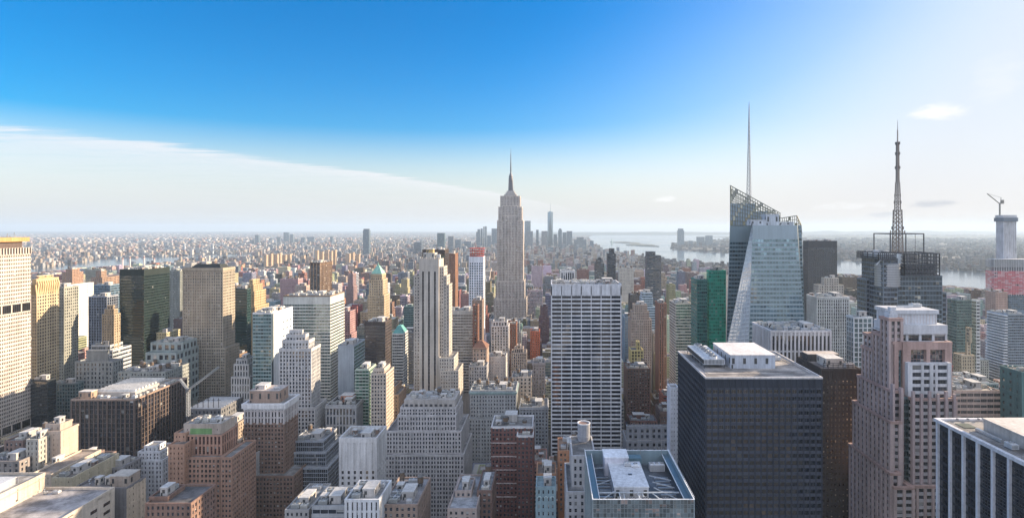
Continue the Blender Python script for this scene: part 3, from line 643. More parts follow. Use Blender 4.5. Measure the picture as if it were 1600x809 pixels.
# the stone tower with three dark stripes
def striped_tower():
    D = 590; c = (.43, .395, .35); st = punched(c, bay=2.7, fl=3.55, pw=.55, sh=.5)
    x0, x1 = gx(655, D), gx(686, D); cx = (x0 + x1) / 2
    b = Bld('stone_skyscraper', 'tall pale stone skyscraper with three long dark vertical stripes down its front', 'skyscraper', cx, D, ref='the stone tower with three dark stripes')
    zt = gz(405, D); xa, xb = x0 - cx, x1 - cx; P = lambda px, o=0: gx(px, D + o) - cx
    W = b.mb('wall', st['wall'], st['span'], st['pier']); zs = gz(424, D)
    W.box(xa, xb, 0, 26, 0, zt, 0, top=False)
    Sg = MB(); n = 3; st2 = wall(c)
    wst = (xb - xa)
    pos = [.2, .5, .8]; hw = .045
    edges = [0] + sum([[p - hw, p + hw] for p in pos], []) + [1]
    for i in range(0, len(edges) - 1, 2):
        W.box(xa + edges[i] * wst, xa + edges[i + 1] * wst, -1.0, 0, 0, zt, 2)
    for p in pos:
        Sg.face([(xa + (p - hw) * wst, -.05, 0), (xa + (p + hw) * wst, -.05, 0), (xa + (p + hw) * wst, -.05, zs), (xa + (p - hw) * wst, -.05, zs)])
        W.box(xa + (p - hw) * wst, xa + (p + hw) * wst, -.8, 0, zs, zt, 2)
        for k in range(50):
            z = zs - 3.55 * k
            Sg.box(xa + (p - hw) * wst, xa + (p + hw) * wst, -.3, -.06, z - 1.1, z, 1)
    b.part('window_strip', Sg, [glass((.012, .015, .022), .03), wall((.06, .06, .065))])
    Rf = b.mb('roof', roofmat((.3, .29, .28)), st['wall']); Rf.face([(xa, 0, zt), (xb, 0, zt), (xb, 26, zt), (xa, 26, zt)])
    for k in range(10):
        u = xa + (k + .5) * wst / 10; Rf.box(u - .7, u + .7, -1, 0, zt, zt + (2.2 if k % 2 else 1.2), 1)
    penthouse(b, xa + 3, xb - 6, 6, 20, zt, 6, (.38, .37, .34)); penthouse(b, xa + 6, xa + 13, 8, 16, zt + 6.4, 4, (.4, .3, .15)); air_handler(b, xb - 3, 12, zt, 4, 4, 4)
    b.boxes.append((cx + xa, cx + xb, D, D + 26, zt))
    # shoulders, stepping down on both sides
    for pl, pr, ty, f0, f1 in ((646, 655, 432, 3, 24), (686, 692, 418, 3, 24), (692, 696.5, 432, 4, 24), (696.5, 700, 446, 5, 24)):
        b.block(P(pl), P(pr), f0, f1, 0, gz(ty, D + f0), st, 'NEW', zwin=30)
    for pl, pr, ty, f0, f1 in ((645, 700, 0, 0, 0), (686, 709, 560, -5, 22), (688, 716, 580, -9, 22)):
        if ty: b.block(P(pl, f0), P(pr, f0), f0, f1, 0, gz(ty, D + f0), st, 'NEW', zwin=30)
    b.finish(630, 100)
striped_tower()
hero('office_tower', 'curved tower of alternating white and dark ribbons beside the striped stone skyscraper', 'skyscraper', (698, 741, 746), 487, 720, 575, ribbon((.46, .43, .39), fl=3.7, bay=3.6, sh=.5), L=30, clut=6, tank=0, nw=60, ref='the curved ribbon tower', topband=3)
hero('brick_tower', 'slim brown brick stair tower attached to the curved ribbon tower', 'office building', (739, 746, 748), 478, 700, 575, punched((.20, .10, .07), bay=4, fl=4), L=14, clut=1)
b = hero('stone_building', 'tan stone block with a brown hipped roof in front of the slim grey brown skyscraper', 'office building', (739, 760, 764), 545, 660, 580, punched((.42, .32, .26), bay=4, fl=4.5), L=24, clut=0, done=False, ref='the brown hipped roof block')
xa, xb, ya, yb, z1 = b.tops[-1]
B = MB(); B.prism([(xa - 1, ya - 1), (xb + 1, ya - 1), (xb + 1, yb + 1), (xa - 1, yb + 1)], z1 + .3, z1 + 8, 0, 0, True, [(xa + 6, ya + 9), (xb - 6, ya + 9), (xb - 6, yb - 9), (xa + 6, yb - 9)]); b.part('hipped_roof', B, [wall((.19, .10, .07))]); b.finish(580, 12)
hero('office_tower', 'white gridded tower with stepped pinkish roof behind the sunlit blank wall', 'skyscraper', (768, 794, 797), 510, 760, 560, piers((.56, .52, .50), bay=3.6, fl=3.8, pw=.4, sh=.22, pd=.5), L=22, tiers=[(768, 794, 510, 0, 0), (770, 792, 503, 3, 3)], clut=3, nw=40, ref='the white gridded tower')
hero('stone_building', 'pale block with a blank sunlit bluish wall above the grey classical block', 'office building', (755, 790, 800), 558, 690, 600, punched((.48, .47, .45), bay=3.4, fl=3.8, pw=.7, sh=.7), L=22, clut=4)
hero('stone_building', 'grey stone block with paired windows left of the blank sunlit wall', 'office building', (733, 760, 768), 573, 640, 610, punched((.40, .39, .39), bay=3, fl=3.8), L=20, clut=4)
hero('stone_building', 'narrow gothic tower with peaked roofline lit on its west edge', 'office building', (799, 822, 826), 548, 760, 605, piers((.40, .33, .28), bay=3, fl=3.8), L=22, tiers=[(799, 822, 552, 0, 0), (804, 817, 545, 3, 3), (808, 813, 540, 6, 6)], clut=0)
hero('brick_building', 'slender stone office block with dark cornice close beside the white grid tower', 'office building', (833, 851, 853), 568, 640, 615, punched((.34, .29, .27), bay=3, fl=3.8), L=24, clut=2, cornice=(1.2, 1.2, wall((.30, .26, .24))))
hero('brick_building', 'bright orange brick block far down the avenue', 'apartment building', (829, 843, 846), 518, 950, 560, punched((.46, .13, .06), bay=4, fl=4), L=24, clut=2)
hero('stone_building', 'low sunlit building with wedge shaped penthouse above the street of low roofs', 'office building', (800, 830, 836), 590, 600, 640, punched((.44, .38, .33), bay=4, fl=4), L=24, clut=4)
# ================================================================ landmark with the mast
def setback_skyscraper():
    D = 1300; cx = gx(797, D); c = (.50, .44, .385)
    st = piers(c, bay=3.4, fl=3.9, pw=.5, sh=.3, pd=.6, sd=.15, g=glass((.06, .055, .055), .1), span=(.37, .335, .30))
    b = Bld('stone_skyscraper', 'grand grey stone skyscraper with stepped crown and tall needle mast, tallest of all', 'skyscraper', cx, D, ref='the grand stone skyscraper with the needle')
    P = lambda px, o=0: gx(px, D + o) - cx
    def blk(l, r, top, f, k, zb=0): b.block(P(l, f), P(r, f), f, k, zb, gz(top, D + f), st, 'NEW', zwin=30, parapet=1.5, pout=.7)
    blk(764, 829, 500, -14, 60); blk(772, 822, 468, -6, 54, gz(500, 1286))
    blk(775, 819, 440, -3, 52, gz(468, 1294))
    blk(777, 785.5, 345, 0, 50); blk(808.5, 817, 345, 0, 50); blk(785.5, 808.5, 338, 3, 50)
    zc = gz(345, D); blk(779, 785.5, 324, 3, 47, zc); blk(808.5, 815, 324, 3, 47, zc)
    blk(785.5, 808.5, 322, 5, 47, gz(338, 1303)); blk(782, 812, 307, 7, 44, gz(324, 1303))
    zt = gz(307, 1307)
    y0 = 25
    B = MB(); m1 = 9
    for i, (r, za, zb) in enumerate(((15, 0, 5), (12, 5, 9), (9.5, 9, 14))): B.prism([(-r, y0 - r), (r, y0 - r), (r, y0 + r), (-r, y0 + r)], zt + za, zt + zb, 0, 1, True)
    b.part('crown', B, [wall((.40, .37, .345)), roofmat((.30, .29, .28))])
    zs = zt + 14; zm = gz(272, D + 25); M = MB()
    M.cyl(0, y0, 6.3, zs, zm - 10, 12, r2=5.0); M.cyl(0, y0, 5.0, zm - 10, zm - 4, 12, r2=4.2); M.cyl(0, y0, 4.2, zm - 4, zm + 4, 12, r2=1.6)
    for k in range(4):
        a = k * pi / 2 + pi / 4; M.prism([(6 * cos(a) - 1.5, y0 + 6 * sin(a) - 1.5), (6 * cos(a) + 1.5, y0 + 6 * sin(a) - 1.5), (6 * cos(a) + 1.5, y0 + 6 * sin(a) + 1.5), (6 * cos(a) - 1.5, y0 + 6 * sin(a) + 1.5)], zs, zm - 14, 0, None, True, [(4.6 * cos(a) - .8, y0 + 4.6 * sin(a) - .8), (4.6 * cos(a) + .8, y0 + 4.6 * sin(a) - .8), (4.6 * cos(a) + .8, y0 + 4.6 * sin(a) + .8), (4.6 * cos(a) - .8, y0 + 4.6 * sin(a) + .8)])
    for k in range(8): M.cyl(0, y0, 6.4 - k * .18, zs + 4 + k * 4.2, zs + 4.7 + k * 4.2, 12, m=1)
    b.part('mast', M, [metal((.17, .17, .18), .5, .3), metal((.07, .07, .08))])
    A = MB(); za = zm + 4; zz = gz(232, D + 25)
    A.cyl(0, y0, 1.5, za, za + 22, 8, r2=1.2); A.cyl(0, y0, 1.0, za + 22, zz - 14, 8, r2=.7); A.cyl(0, y0, .5, zz - 14, zz, 6, r2=.2)
    for k in range(6): A.cyl(0, y0, 2.0 - k * .2, za + 4 + k * 6, za + 4.8 + k * 6, 8)
    b.part('antenna', A, [metal((.10, .10, .11), .6, .1)])
    b.finish(498, 100, frame=False)
setback_skyscraper()

# ================================================================ white grid tower
def grid_tower():
    D = 520; x0, x1 = gx(862, D), gx(970, D); cx = (x0 + x1) / 2; zt = gz(446, D)
    b = Bld('office_tower', 'white travertine slab tower with a grid of wide black windows, blank band on top', 'skyscraper', cx, D, ref='the white grid tower')
    st = style((.55, .555, .57), bay=(x1 - x0 - 2) / 7, fl=3.88, pw=.075, sh=.36, pd=.55, sd=.4, g=glass((.008, .011, .02), .012, tilt=.008))
    xa, xb = x0 - cx, x1 - cx
    b.block(xa, xb, 0, 42, 0, zt, st, 'NEW', zwin=30, top=9.0, parapet=1.4, roofc=(.28, .27, .27))
    W = b.mb('wall', st['wall'], st['span'], st['pier'])
    W.box(xa - .55, xb + .55, -.55, 0, zt - 9, zt - .5, 2)
    nl = MB()
    for i in range(40): u = xa + (i + .5) * (xb - xa) / 40; nl.box(u - .05, u + .05, -.58, -.55, zt - 8.6, zt - .9)
    b.part('louvre_band', nl, [wall((.46, .47, .49))])
    B = MB()                                           # window washing rails and plant along the roof
    for i in range(14):
        u = xa + 2 + i * (xb - xa - 4) / 13; B.beam((u, 4, zt), (u, 4, zt + 2.4), .2)
    B.beam((xa + 2, 4, zt + 2.4), (xb - 2, 4, zt + 2.4), .25)
    b.part('rail', B, [metal((.3, .3, .3))])
    rng = random.Random(3)
    clutter(b, xa + 1, xb - 1, 8, 40, zt, 11, 14, 0)
    b.finish(700, 100)
grid_tower()

# ================================================================ green glass tower, white slab and neighbours
hero('glass_tower', 'emerald green glass tower with banded floors next to the crystal tower', 'skyscraper', (1104, 1106, 1134), 424, 600, 545, curtain((.05, .34, .24), g=glass((.02, .33, .21), .08, .2, (.25, .38, .33)), bay=2.4, fl=3.8, sh=.36), L=9, clut=4, tank=0, nw=90, ref='the emerald glass tower', tiers=[(1104, 1134, 424, 0, 0), ])
hero('glass_tower', 'dark teal glass wing lower than the emerald glass tower it leans on', 'skyscraper', (1080, 1082, 1105), 438, 596, 545, curtain((.07, .19, .17), g=glass((.03, .13, .11), .03, .3), bay=2.4, fl=3.8, sh=.3), L=30, clut=3, tank=0, nw=40)
hero('glass_building', 'pale blue glass building stepping back in white edged terraces', 'office building', (998, 1000, 1024), 470, 900, 505, ribbon((.40, .48, .54), fl=4, g=G_PALE, sh=.4), L=26, tiers=[(998, 1024, 480, 0, 0), (999, 1020, 466, 3, 0), (999, 1019, 458, 5, 3)], clut=2, tank=0, ref='the pale blue stepped glass')
hero('stone_skyscraper', 'beige stone building stepped like a ziggurat in front of the pale blue glass', 'skyscraper', (986, 990, 1018), 500, 800, 545, punched((.36, .30, .25), bay=3, fl=3.7), L=28, tiers=[(986, 1018, 500, 0, 0), (988, 1014, 488, 3, 3), (991, 1011, 477, 6, 6)], clut=1, ref='the beige ziggurat')
hero('office_building', 'small yellow lit facade of tall windows between shaded blocks', 'office building', (983, 984, 1005), 548, 700, 580, piers((.50, .42, .20), bay=3.5, fl=4, pw=.35, sh=.3, g=WARM), L=20, tiers=[(983, 1005, 548, 0, 0), (992, 999, 535, 4, 6)], clut=1, nw=20)
hero('apartment_tower', 'slim brown red tower squeezed against the sunlit white ribbed block', 'skyscraper', (1026, 1030, 1041), 475, 730, 585, piers((.25, .145, .11), bay=3.5, fl=3.7, pw=.6, sh=.2), L=26, clut=2, ref='the slim red brown tower', nw=20)
hero('office_tower', 'white ribbed block with a sunlit yellowish corner beside the emerald tower', 'skyscraper', (1039, 1056, 1081), 475, 680, 585, ribbon((.52, .48, .41), fl=3.6, bay=3, sh=.45, g=glass((.05, .05, .05), .3)), L=36, clut=7, tank=0, nw=60, ref='the white ribbed block')
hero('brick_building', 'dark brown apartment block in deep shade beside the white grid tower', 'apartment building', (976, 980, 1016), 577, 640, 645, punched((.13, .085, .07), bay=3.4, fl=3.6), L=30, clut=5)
hero('office_building', 'low grey theatre block with broad blank roof box below the brown block', 'office building', (973, 975, 1045), 668, 480, 703, punched((.24, .25, .27), bay=5, fl=5), L=44, clut=9, tank=.1, tiers=[(973, 1045, 690, 0, 0), (974, 1044, 668, 6, 14)])
hero('apartment_tower', 'thin white slab end with a column of small windows beside the black gridded tower', 'office building', (1043, 1045, 1060), 607, 420, 705, punched((.58, .60, .64), bay=2.4, fl=3.4, pw=.66, sh=.6), L=10, clut=2, tank=0, nw=40, ref='the thin white slab')

# ================================================================ glass crystal with spire
def crystal_tower():
    D = 500; cx = gx(1200, D)
    b = Bld('glass_tower', 'faceted pale blue glass tower with slanted lattice crowns and a tall spire', 'skyscraper', cx, D, ref='the faceted glass tower')
    def P(px, py, o): return Vector((gx(px, D + o) - cx, o, gz(py, D + o)))
    g1 = glass((.27, .39, .43), .03, .7, (.30, .36, .38), vary=.5); gd = glass((.10, .16, .19), .08, .5); gp = glass((.50, .57, .63), .0, .25, tilt=.004, vary=.12)
    band = wall((.31, .385, .42), .35, .4, .5, .2); bandd = wall((.22, .29, .32), .4, .4, .5, .2)
    def sheet(name, bl, br, tr, tl, g, bm, nb, fh, sh=.42, mull=.07, solid=0.0):
        """a sloping curtain wall: floor bands and mullions standing proud of the panes"""
        B = MB(); G = MB(); n = ((br - bl).cross(tl - bl)).normalized()
        H = (tl - bl).length; nf = max(1, round(H / fh))
        def S(u, v, o=0.0):
            a = bl + (br - bl) * u; c = tl + (tr - tl) * u; return a + (c - a) * v + n * o
        def slab(u0, u1, v0, v1, o, M=B, m=0):
            q = [S(u0, v0, o), S(u1, v0, o), S(u1, v1, o), S(u0, v1, o)]; k = [S(u0, v0), S(u1, v0), S(u1, v1), S(u0, v1)]
            M.face([tuple(p) for p in q], m)
            for i in range(4): j = (i + 1) % 4; M.face([tuple(k[i]), tuple(k[j]), tuple(q[j]), tuple(q[i])], m)
        for f in range(nf + 1):
            v0 = f / nf; slab(0, 1, max(0, v0 - sh / nf / 2), min(1, v0 + sh / nf / 2), .25)
        for i in range(nb + 1):
            u = i / nb; k = mull / nb / 2 * (2 if i in (0, nb) else 1); slab(max(0, u - k), min(1, u + k), 0, 1, .32)
        for f in range(nf):
            for i in range(nb):
                if f / nf > 1 - solid: slab(i / nb, (i + 1) / nb, f / nf, (f + 1) / nf, .2); continue
                q = [S((i + e[0]) / nb, (f + e[1]) / nf, .05) for e in ((0, 0), (1, 0), (1, 1), (0, 1))]; G.face([tuple(p) for p in q])
        b.part('wall', B, [bm]); tag(b.part('window', G, [g]), kind='stuff')
    def core(pts, bm=None):
        B = MB(); [B.face([tuple(p) for p in f]) for f in pts]; b.part('core', B, [bm or wall((.10, .13, .15))])
    lo = 640
    def low(px, px2, o, py=540, py1=352):  # a corner that leans: px at row py1, px2 at row py, carried down to row lo
        k = (lo - py1) / (py - py1); return P(px + (px2 - px) * k, lo, o)
    # front volume with the pale triangular facet
    tl, tr = P(1176, 352, 0), P(1245, 352, 0); bl, br = low(1176, 1170, 0), low(1245, 1259, 0)
    el = low(1176, 1136, 34); et = P(1175, 352, 2)
    sheet('front', bl, br, tr, tl, g1, band, 16, 3.95, .40, solid=.09)
    sheet('facet', el, bl, tl, et, gp, wall((.50, .57, .62), .3, .3, .5, .3), 5, 3.95, .2)
    bk = P(1176, 352, 45); bkr = P(1247, 352, 45); bbl, bbr = low(1176, 1136, 45), low(1247, 1257, 45)
    core([(tl, tr, bkr, bk), (tr, br, bbr, bkr), (bk, bkr, bbr, bbl), (el, bbl, bk, et)])
    # tall slab behind
    o = 46; a = P(1141, 332, o); c = P(1219, 352, o); al, cl = P(1132, 640, o), P(1219, 640, o); a2 = P(1141, 318, o); c2 = P(1219, 336, o); 
    sheet('rear', al, cl, P(1219, 352, o), P(1141, 352, o), gd, bandd, 18, 3.95, .42, solid=.10)
    ar = P(1141, 352, o); f2 = o + 34
    sheet('side', P(1133, 640, f2), al, ar, P(1143, 352, f2), gd, bandd, 6, 3.95, .42)
    B = MB(); m_ = wall((.27, .34, .39), .5, .5, .5, .1)
    B.prism([(ar.x, o), (P(1180, 0, o).x, o), (P(1180, 0, o).x, f2), (P(1144, 0, f2).x, f2)], ar.z, P(0, 318, o).z, 0)
    B.prism([(P(1180, 0, o).x, o), (P(1200, 0, o).x, o), (P(1200, 0, o).x, f2), (P(1180, 0, o).x, f2)], ar.z, P(0, 330, o).z, 0)
    B.prism([(P(1200, 0, o).x, o), (c.x, o), (c.x, f2), (P(1200, 0, o).x, f2)], ar.z, P(0, 337, o).z, 0)
    b.part('plant_storey', B, [m_])
    core([(P(1219, 352, o), cl, P(1219, 640, f2), P(1219, 352, f2)), (al, cl, P(1219, 640, f2), P(1133, 640, f2))])
    # lattice crown
    lm = metal((.20, .21, .17), .5, .4); pane = glass((.20, .20, .13), .0, .0)
    def lattice(name, pts_bot, pts_top, nu, nv, t=.45):
        B = MB()
        for i in range(nu + 1):
            u = i / nu; B.beam(tuple(pts_bot[0].lerp(pts_bot[1], u)), tuple(pts_top[0].lerp(pts_top[1], u)), t)
        for j in range(nv + 1):
            v = j / nv; B.beam(tuple(pts_bot[0].lerp(pts_top[0], v)), tuple(pts_bot[1].lerp(pts_top[1], v)), t * (1.6 if j == nv else 1))
        b.part(name, B, [lm])
        Gl = MB(); k = 0
        for i in range(nu):
            for j in range(nv):
                if (i * 7 + j * 3) % 5 < 1:
                    q = [pts_bot[0].lerp(pts_bot[1], (i + e[0]) / nu).lerp(pts_top[0].lerp(pts_top[1], (i + e[0]) / nu), (j + e[1]) / nv) for e in ((0, 0), (1, 0), (1, 1), (0, 1))]
                    Gl.face([tuple(p) for p in q])
        tag(b.part('crown_pane', Gl, [pane]), kind='stuff')
    lattice('crown_lattice', (P(1141, 352, o - .5), P(1219, 352, o - .5)), (P(1141, 290, o - .5), P(1219, 333, o - .5)), 20, 8)
    lattice('crown_lattice', (P(1141, 352, o), P(1143, 352, f2)), (P(1141, 290, o), P(1143, 296, f2)), 8, 8)
    lattice('crown_lattice', (P(1219, 345, o + 1), P(1219, 345, f2)), (P(1219, 333, o + 1), P(1219, 333, f2)), 8, 2)
    lattice('crown_lattice', (P(1143, 345, f2), P(1219, 352, f2)), (P(1143, 296, f2), P(1219, 338, f2)), 20, 7)
    lattice('crown_lattice', (P(1219, 366, 40), P(1245, 366, 40)), (P(1219, 341, 40), P(1245, 337, 40)), 8, 5)
    lattice('crown_lattice', (P(1245, 366, 40), P(1253, 366, 46)), (P(1245, 337, 40), P(1252, 352, 46)), 3, 5)
    sheet('rear', P(1219, 640, 40), P(1262, 640, 40), P(1252, 352, 40), P(1219, 352, 40), gd, bandd, 8, 3.95, .42)
    # roof plant on the front volume
    z = tl.z
    for l, r, y0, y1, h in ((1173, 1197, 4, 14, 4.5), (1197, 1217, 10, 22, 10), (1217, 1240, 18, 36, 3)):
        penthouse(b, gx(l, D + y0) - cx, gx(r, D + y0) - cx, y0, y1, z, h, (.46, .50, .54), (.55, .58, .60), 'plant_room')
    # spire
    S = MB(); sx, sy = gx(1170.5, D + 62) - cx, 62; zb, zt = gz(335, D + 62), gz(163, D + 62); H = zt - zb
    n = 26; legs = []
    def rad(t): return 2.6 * (1 - t) + .25 if t < .8 else .77 - .6 * (t - .8) / .2
    for k in range(n):
        t0, t1 = k / n, (k + 1) / n; r0, r1 = rad(t0), rad(t1)
        for q in range(3):
            a0 = q * 2 * pi / 3 + .4; a1 = (q + 1) * 2 * pi / 3 + .4
            S.beam((sx + r0 * cos(a0), sy + r0 * sin(a0), zb + H * t0), (sx + r1 * cos(a0), sy + r1 * sin(a0), zb + H * t1), .55 * (1 - t0 * .5))
            S.beam((sx + r0 * cos(a0), sy + r0 * sin(a0), zb + H * t0), (sx + r1 * cos(a1), sy + r1 * sin(a1), zb + H * t1), .3)
            S.beam((sx + r0 * cos(a0), sy + r0 * sin(a0), zb + H * t0), (sx + r0 * cos(a1), sy + r0 * sin(a1), zb + H * t0), .3)
    S.beam((sx, sy, zt), (sx, sy, zt + 3), .25)
    b.part('spire', S, [metal((.36, .37, .38), .4, .5)])
    b.boxes += [(cx + bl.x, cx + br.x, D, D + 45, tl.z), (cx + al.x, cx + cl.x, D + o, D + f2, a2.z)]
    b.finish(545, 0)
crystal_tower()

# ================================================================ tower with the broadcasting mast
def mast_tower():
    D = 470; cx = gx(1408, D)
    b = Bld('office_tower', 'dark glass tower with big framed sign boxes and a tall latticed broadcast mast', 'skyscraper', cx, D, ref='the mast topped tower')
    P = lambda px, o=0: gx(px, D + o) - cx
    Z = lambda py, o=0: gz(py, D + o)
    st = curtain((.16, .20, .23), g=glass((.05, .075, .095), .12, .35, (.42, .40, .34)), bay=2.6, fl=4, sh=.22)
    st2 = ribbon((.16, .19, .22), fl=4, bay=3, g=glass((.035, .05, .07), .05, .25), sh=.32, pd=.3)
    b.block(P(1400), P(1472), 0, 30, 0, Z(432), st, 'NW', zwin=60)
    b.block(P(1378), P(1400), -2, 30, 0, Z(405), st2, 'NEW', zwin=60)
    b.block(P(1378) - 3, P(1378), 18, 32, 0, Z(438, 12), st2, 'NEW', zwin=60)
    b.block(P(1472, 6), P(1478, 6), 6, 36, 0, Z(458, 6), st2, 'NEW', zwin=60)
    # round drum with louvres, blank screen box and frames at the top
    B = MB(); B.cyl(P(1393), 6, 9.5, Z(448), Z(412), 24)
    for k in range(9): B.cyl(P(1393), 6, 9.9, Z(447) + k * 2.1, Z(447) + 1.0 + k * 2.1, 24, m=1, top=True)
    b.part('drum', B, [wall((.30, .31, .32), .5, .4, .5, .2), metal((.42, .43, .44))])
    B = MB(); B.box(P(1380), P(1411), 2, 29, Z(414), Z(397), 0); B.box(P(1411), P(1466), 3, 29, Z(434), Z(414), 1)
    for k in range(6): B.box(P(1412), P(1464), 2.7, 3, Z(433) + k * 1.8, Z(433) + .5 + k * 1.8, 2)
    b.part('screen_box', B, [wall((.52, .58, .62), .5), wall((.06, .07, .08), .4), metal((.25, .27, .29))])
    fm = metal((.07, .075, .085), .5, .3)
    def frame(l, r, t, bt, y0, y1, nu, nv, tk=.85):
        B = MB(); x0, x1, z0, z1 = P(l, y0), P(r, y0), Z(bt, y0), Z(t, y0)
        for (pa, pb) in (((x0, y0), (x1, y0)), ((x0, y1), (x1, y1)), ((x0, y0), (x0, y1)), ((x1, y0), (x1, y1))):
            n = nu if pa[1] == pb[1] else max(2, nu // 2)
            for i in range(n + 1):
                u = pa[0] + (pb[0] - pa[0]) * i / n; v = pa[1] + (pb[1] - pa[1]) * i / n; B.beam((u, v, z0), (u, v, z1), tk * .7)
            for j in range(nv + 1):
                z = z0 + (z1 - z0) * j / nv; B.beam((pa[0], pa[1], z), (pb[0], pb[1], z), tk)
        b.part('sign_frame', B, [fm])
    frame(1413, 1468, 396, 430, -2, 30, 12, 6); frame(1373, 1400, 395, 405, -3, 30, 9, 3); frame(1372, 1376, 405, 432, 16, 31, 2, 6)
    B = MB()
    for x_, x2 in ((1369, 1384), (1384, 1369), (1386, 1398), (1398, 1386)): B.beam((P(x_), 0, Z(414)), (P(x2), 0, Z(397)), .8)
    b.part('brace', B, [metal((.55, .57, .58), .4, .3)])
    # gantry and mast
    B = MB(); za, zb = Z(397, 20), Z(365, 20)
    for x_ in (1378, 1429):
        for y_ in (8, 32): B.beam((P(x_, 20), y_, za), (P(x_, 20), y_, zb), .7)
    for y_ in (8, 32): B.beam((P(1378, 20), y_, zb), (P(1429, 20), y_, zb), .9)
    for x_ in (1378, 1429): B.beam((P(x_, 20), 8, zb), (P(x_, 20), 32, zb), .9)
    for x_ in (1390, 1416): B.beam((P(x_, 20), 8, za), (P(x_, 20), 8, zb), .25)
    b.part('gantry', B, [fm])
    M = MB(); my = 20; mx = P(1402.5, my)
    def lat(r0, r1, z0, z1, n, t, m=0):
        for k in range(n):
            a, c = k / n, (k + 1) / n; ra, rc = r0 + (r1 - r0) * a, r0 + (r1 - r0) * c; h0, h1 = z0 + (z1 - z0) * a, z0 + (z1 - z0) * c
            q = [(-1, -1), (1, -1), (1, 1), (-1, 1)]
            for i in range(4):
                j = (i + 1) % 4
                M.beam((mx + q[i][0] * ra, my + q[i][1] * ra, h0), (mx + q[i][0] * rc, my + q[i][1] * rc, h1), t, m)
                M.beam((mx + q[i][0] * ra, my + q[i][1] * ra, h0), (mx + q[j][0] * rc, my + q[j][1] * rc, h1), t * .6, m)
                M.beam((mx + q[i][0] * rc, my + q[i][1] * rc, h1), (mx + q[j][0] * rc, my + q[j][1] * rc, h1), t * .6, m)
    zs = [Z(397, my), Z(328, my), Z(285, my), Z(222, my), Z(188, my)]
    lat(3.0, 2.3, zs[0], zs[1], 11, .7); lat(1.7, 1.2, zs[1], zs[2], 9, .5); lat(.9, .75, zs[2], zs[3], 16, .45)
    M.cyl(mx, my, .62, zs[3], zs[3] + (zs[4] - zs[3]) * .55, 8, r2=.5, m=1); M.cyl(mx, my, .3, zs[3] + (zs[4] - zs[3]) * .55, zs[4], 6, r2=.12, m=1)
    M.cyl(mx, my, .75, zs[2], zs[3], 8, r2=.6, m=1)
    b.part('mast', M, [metal((.24, .21, .19), .5, .5), metal((.30, .27, .25), .5, .3)])
    rng = random.Random(5)
    for py, r in ((362, 5.5), (356, 4.5), (346, 3.6), (330, 3.4), (316, 2.6), (305, 2.2), (262, 1.8), (240, 1.6), (224, 1.6)):
        R_ = MB(); z = Z(py, my)
        for k in range(8):
            a, c = k * pi / 4, (k + 1) * pi / 4; R_.beam((mx + r * cos(a), my + r * sin(a), z), (mx + r * cos(c), my + r * sin(c), z), .3)
            if k % 2: R_.beam((mx, my, z), (mx + r * cos(a), my + r * sin(a), z), .25); R_.beam((mx + r * cos(a), my + r * sin(a), z - 1.2), (mx + r * cos(a), my + r * sin(a), z + 1.2), .6)
        b.part('antenna_ring', R_, [metal((.22, .2, .19))])
    clutter(b, P(1380), P(1408), 12, 34, Z(397), 9, 4, 0, pent=False)
    b.finish(560, 90)
mast_tower()
hero('office_building', 'white gridded building with pale blue glass left of the mast topped tower', 'office building', (1329, 1334, 1362), 497, 440, 570, piers((.50, .53, .54), bay=3.5, fl=3.9, pw=.22, sh=.2, g=glass((.12, .19, .21), .1, .4)), L=10, clut=3, tank=0, nw=50)
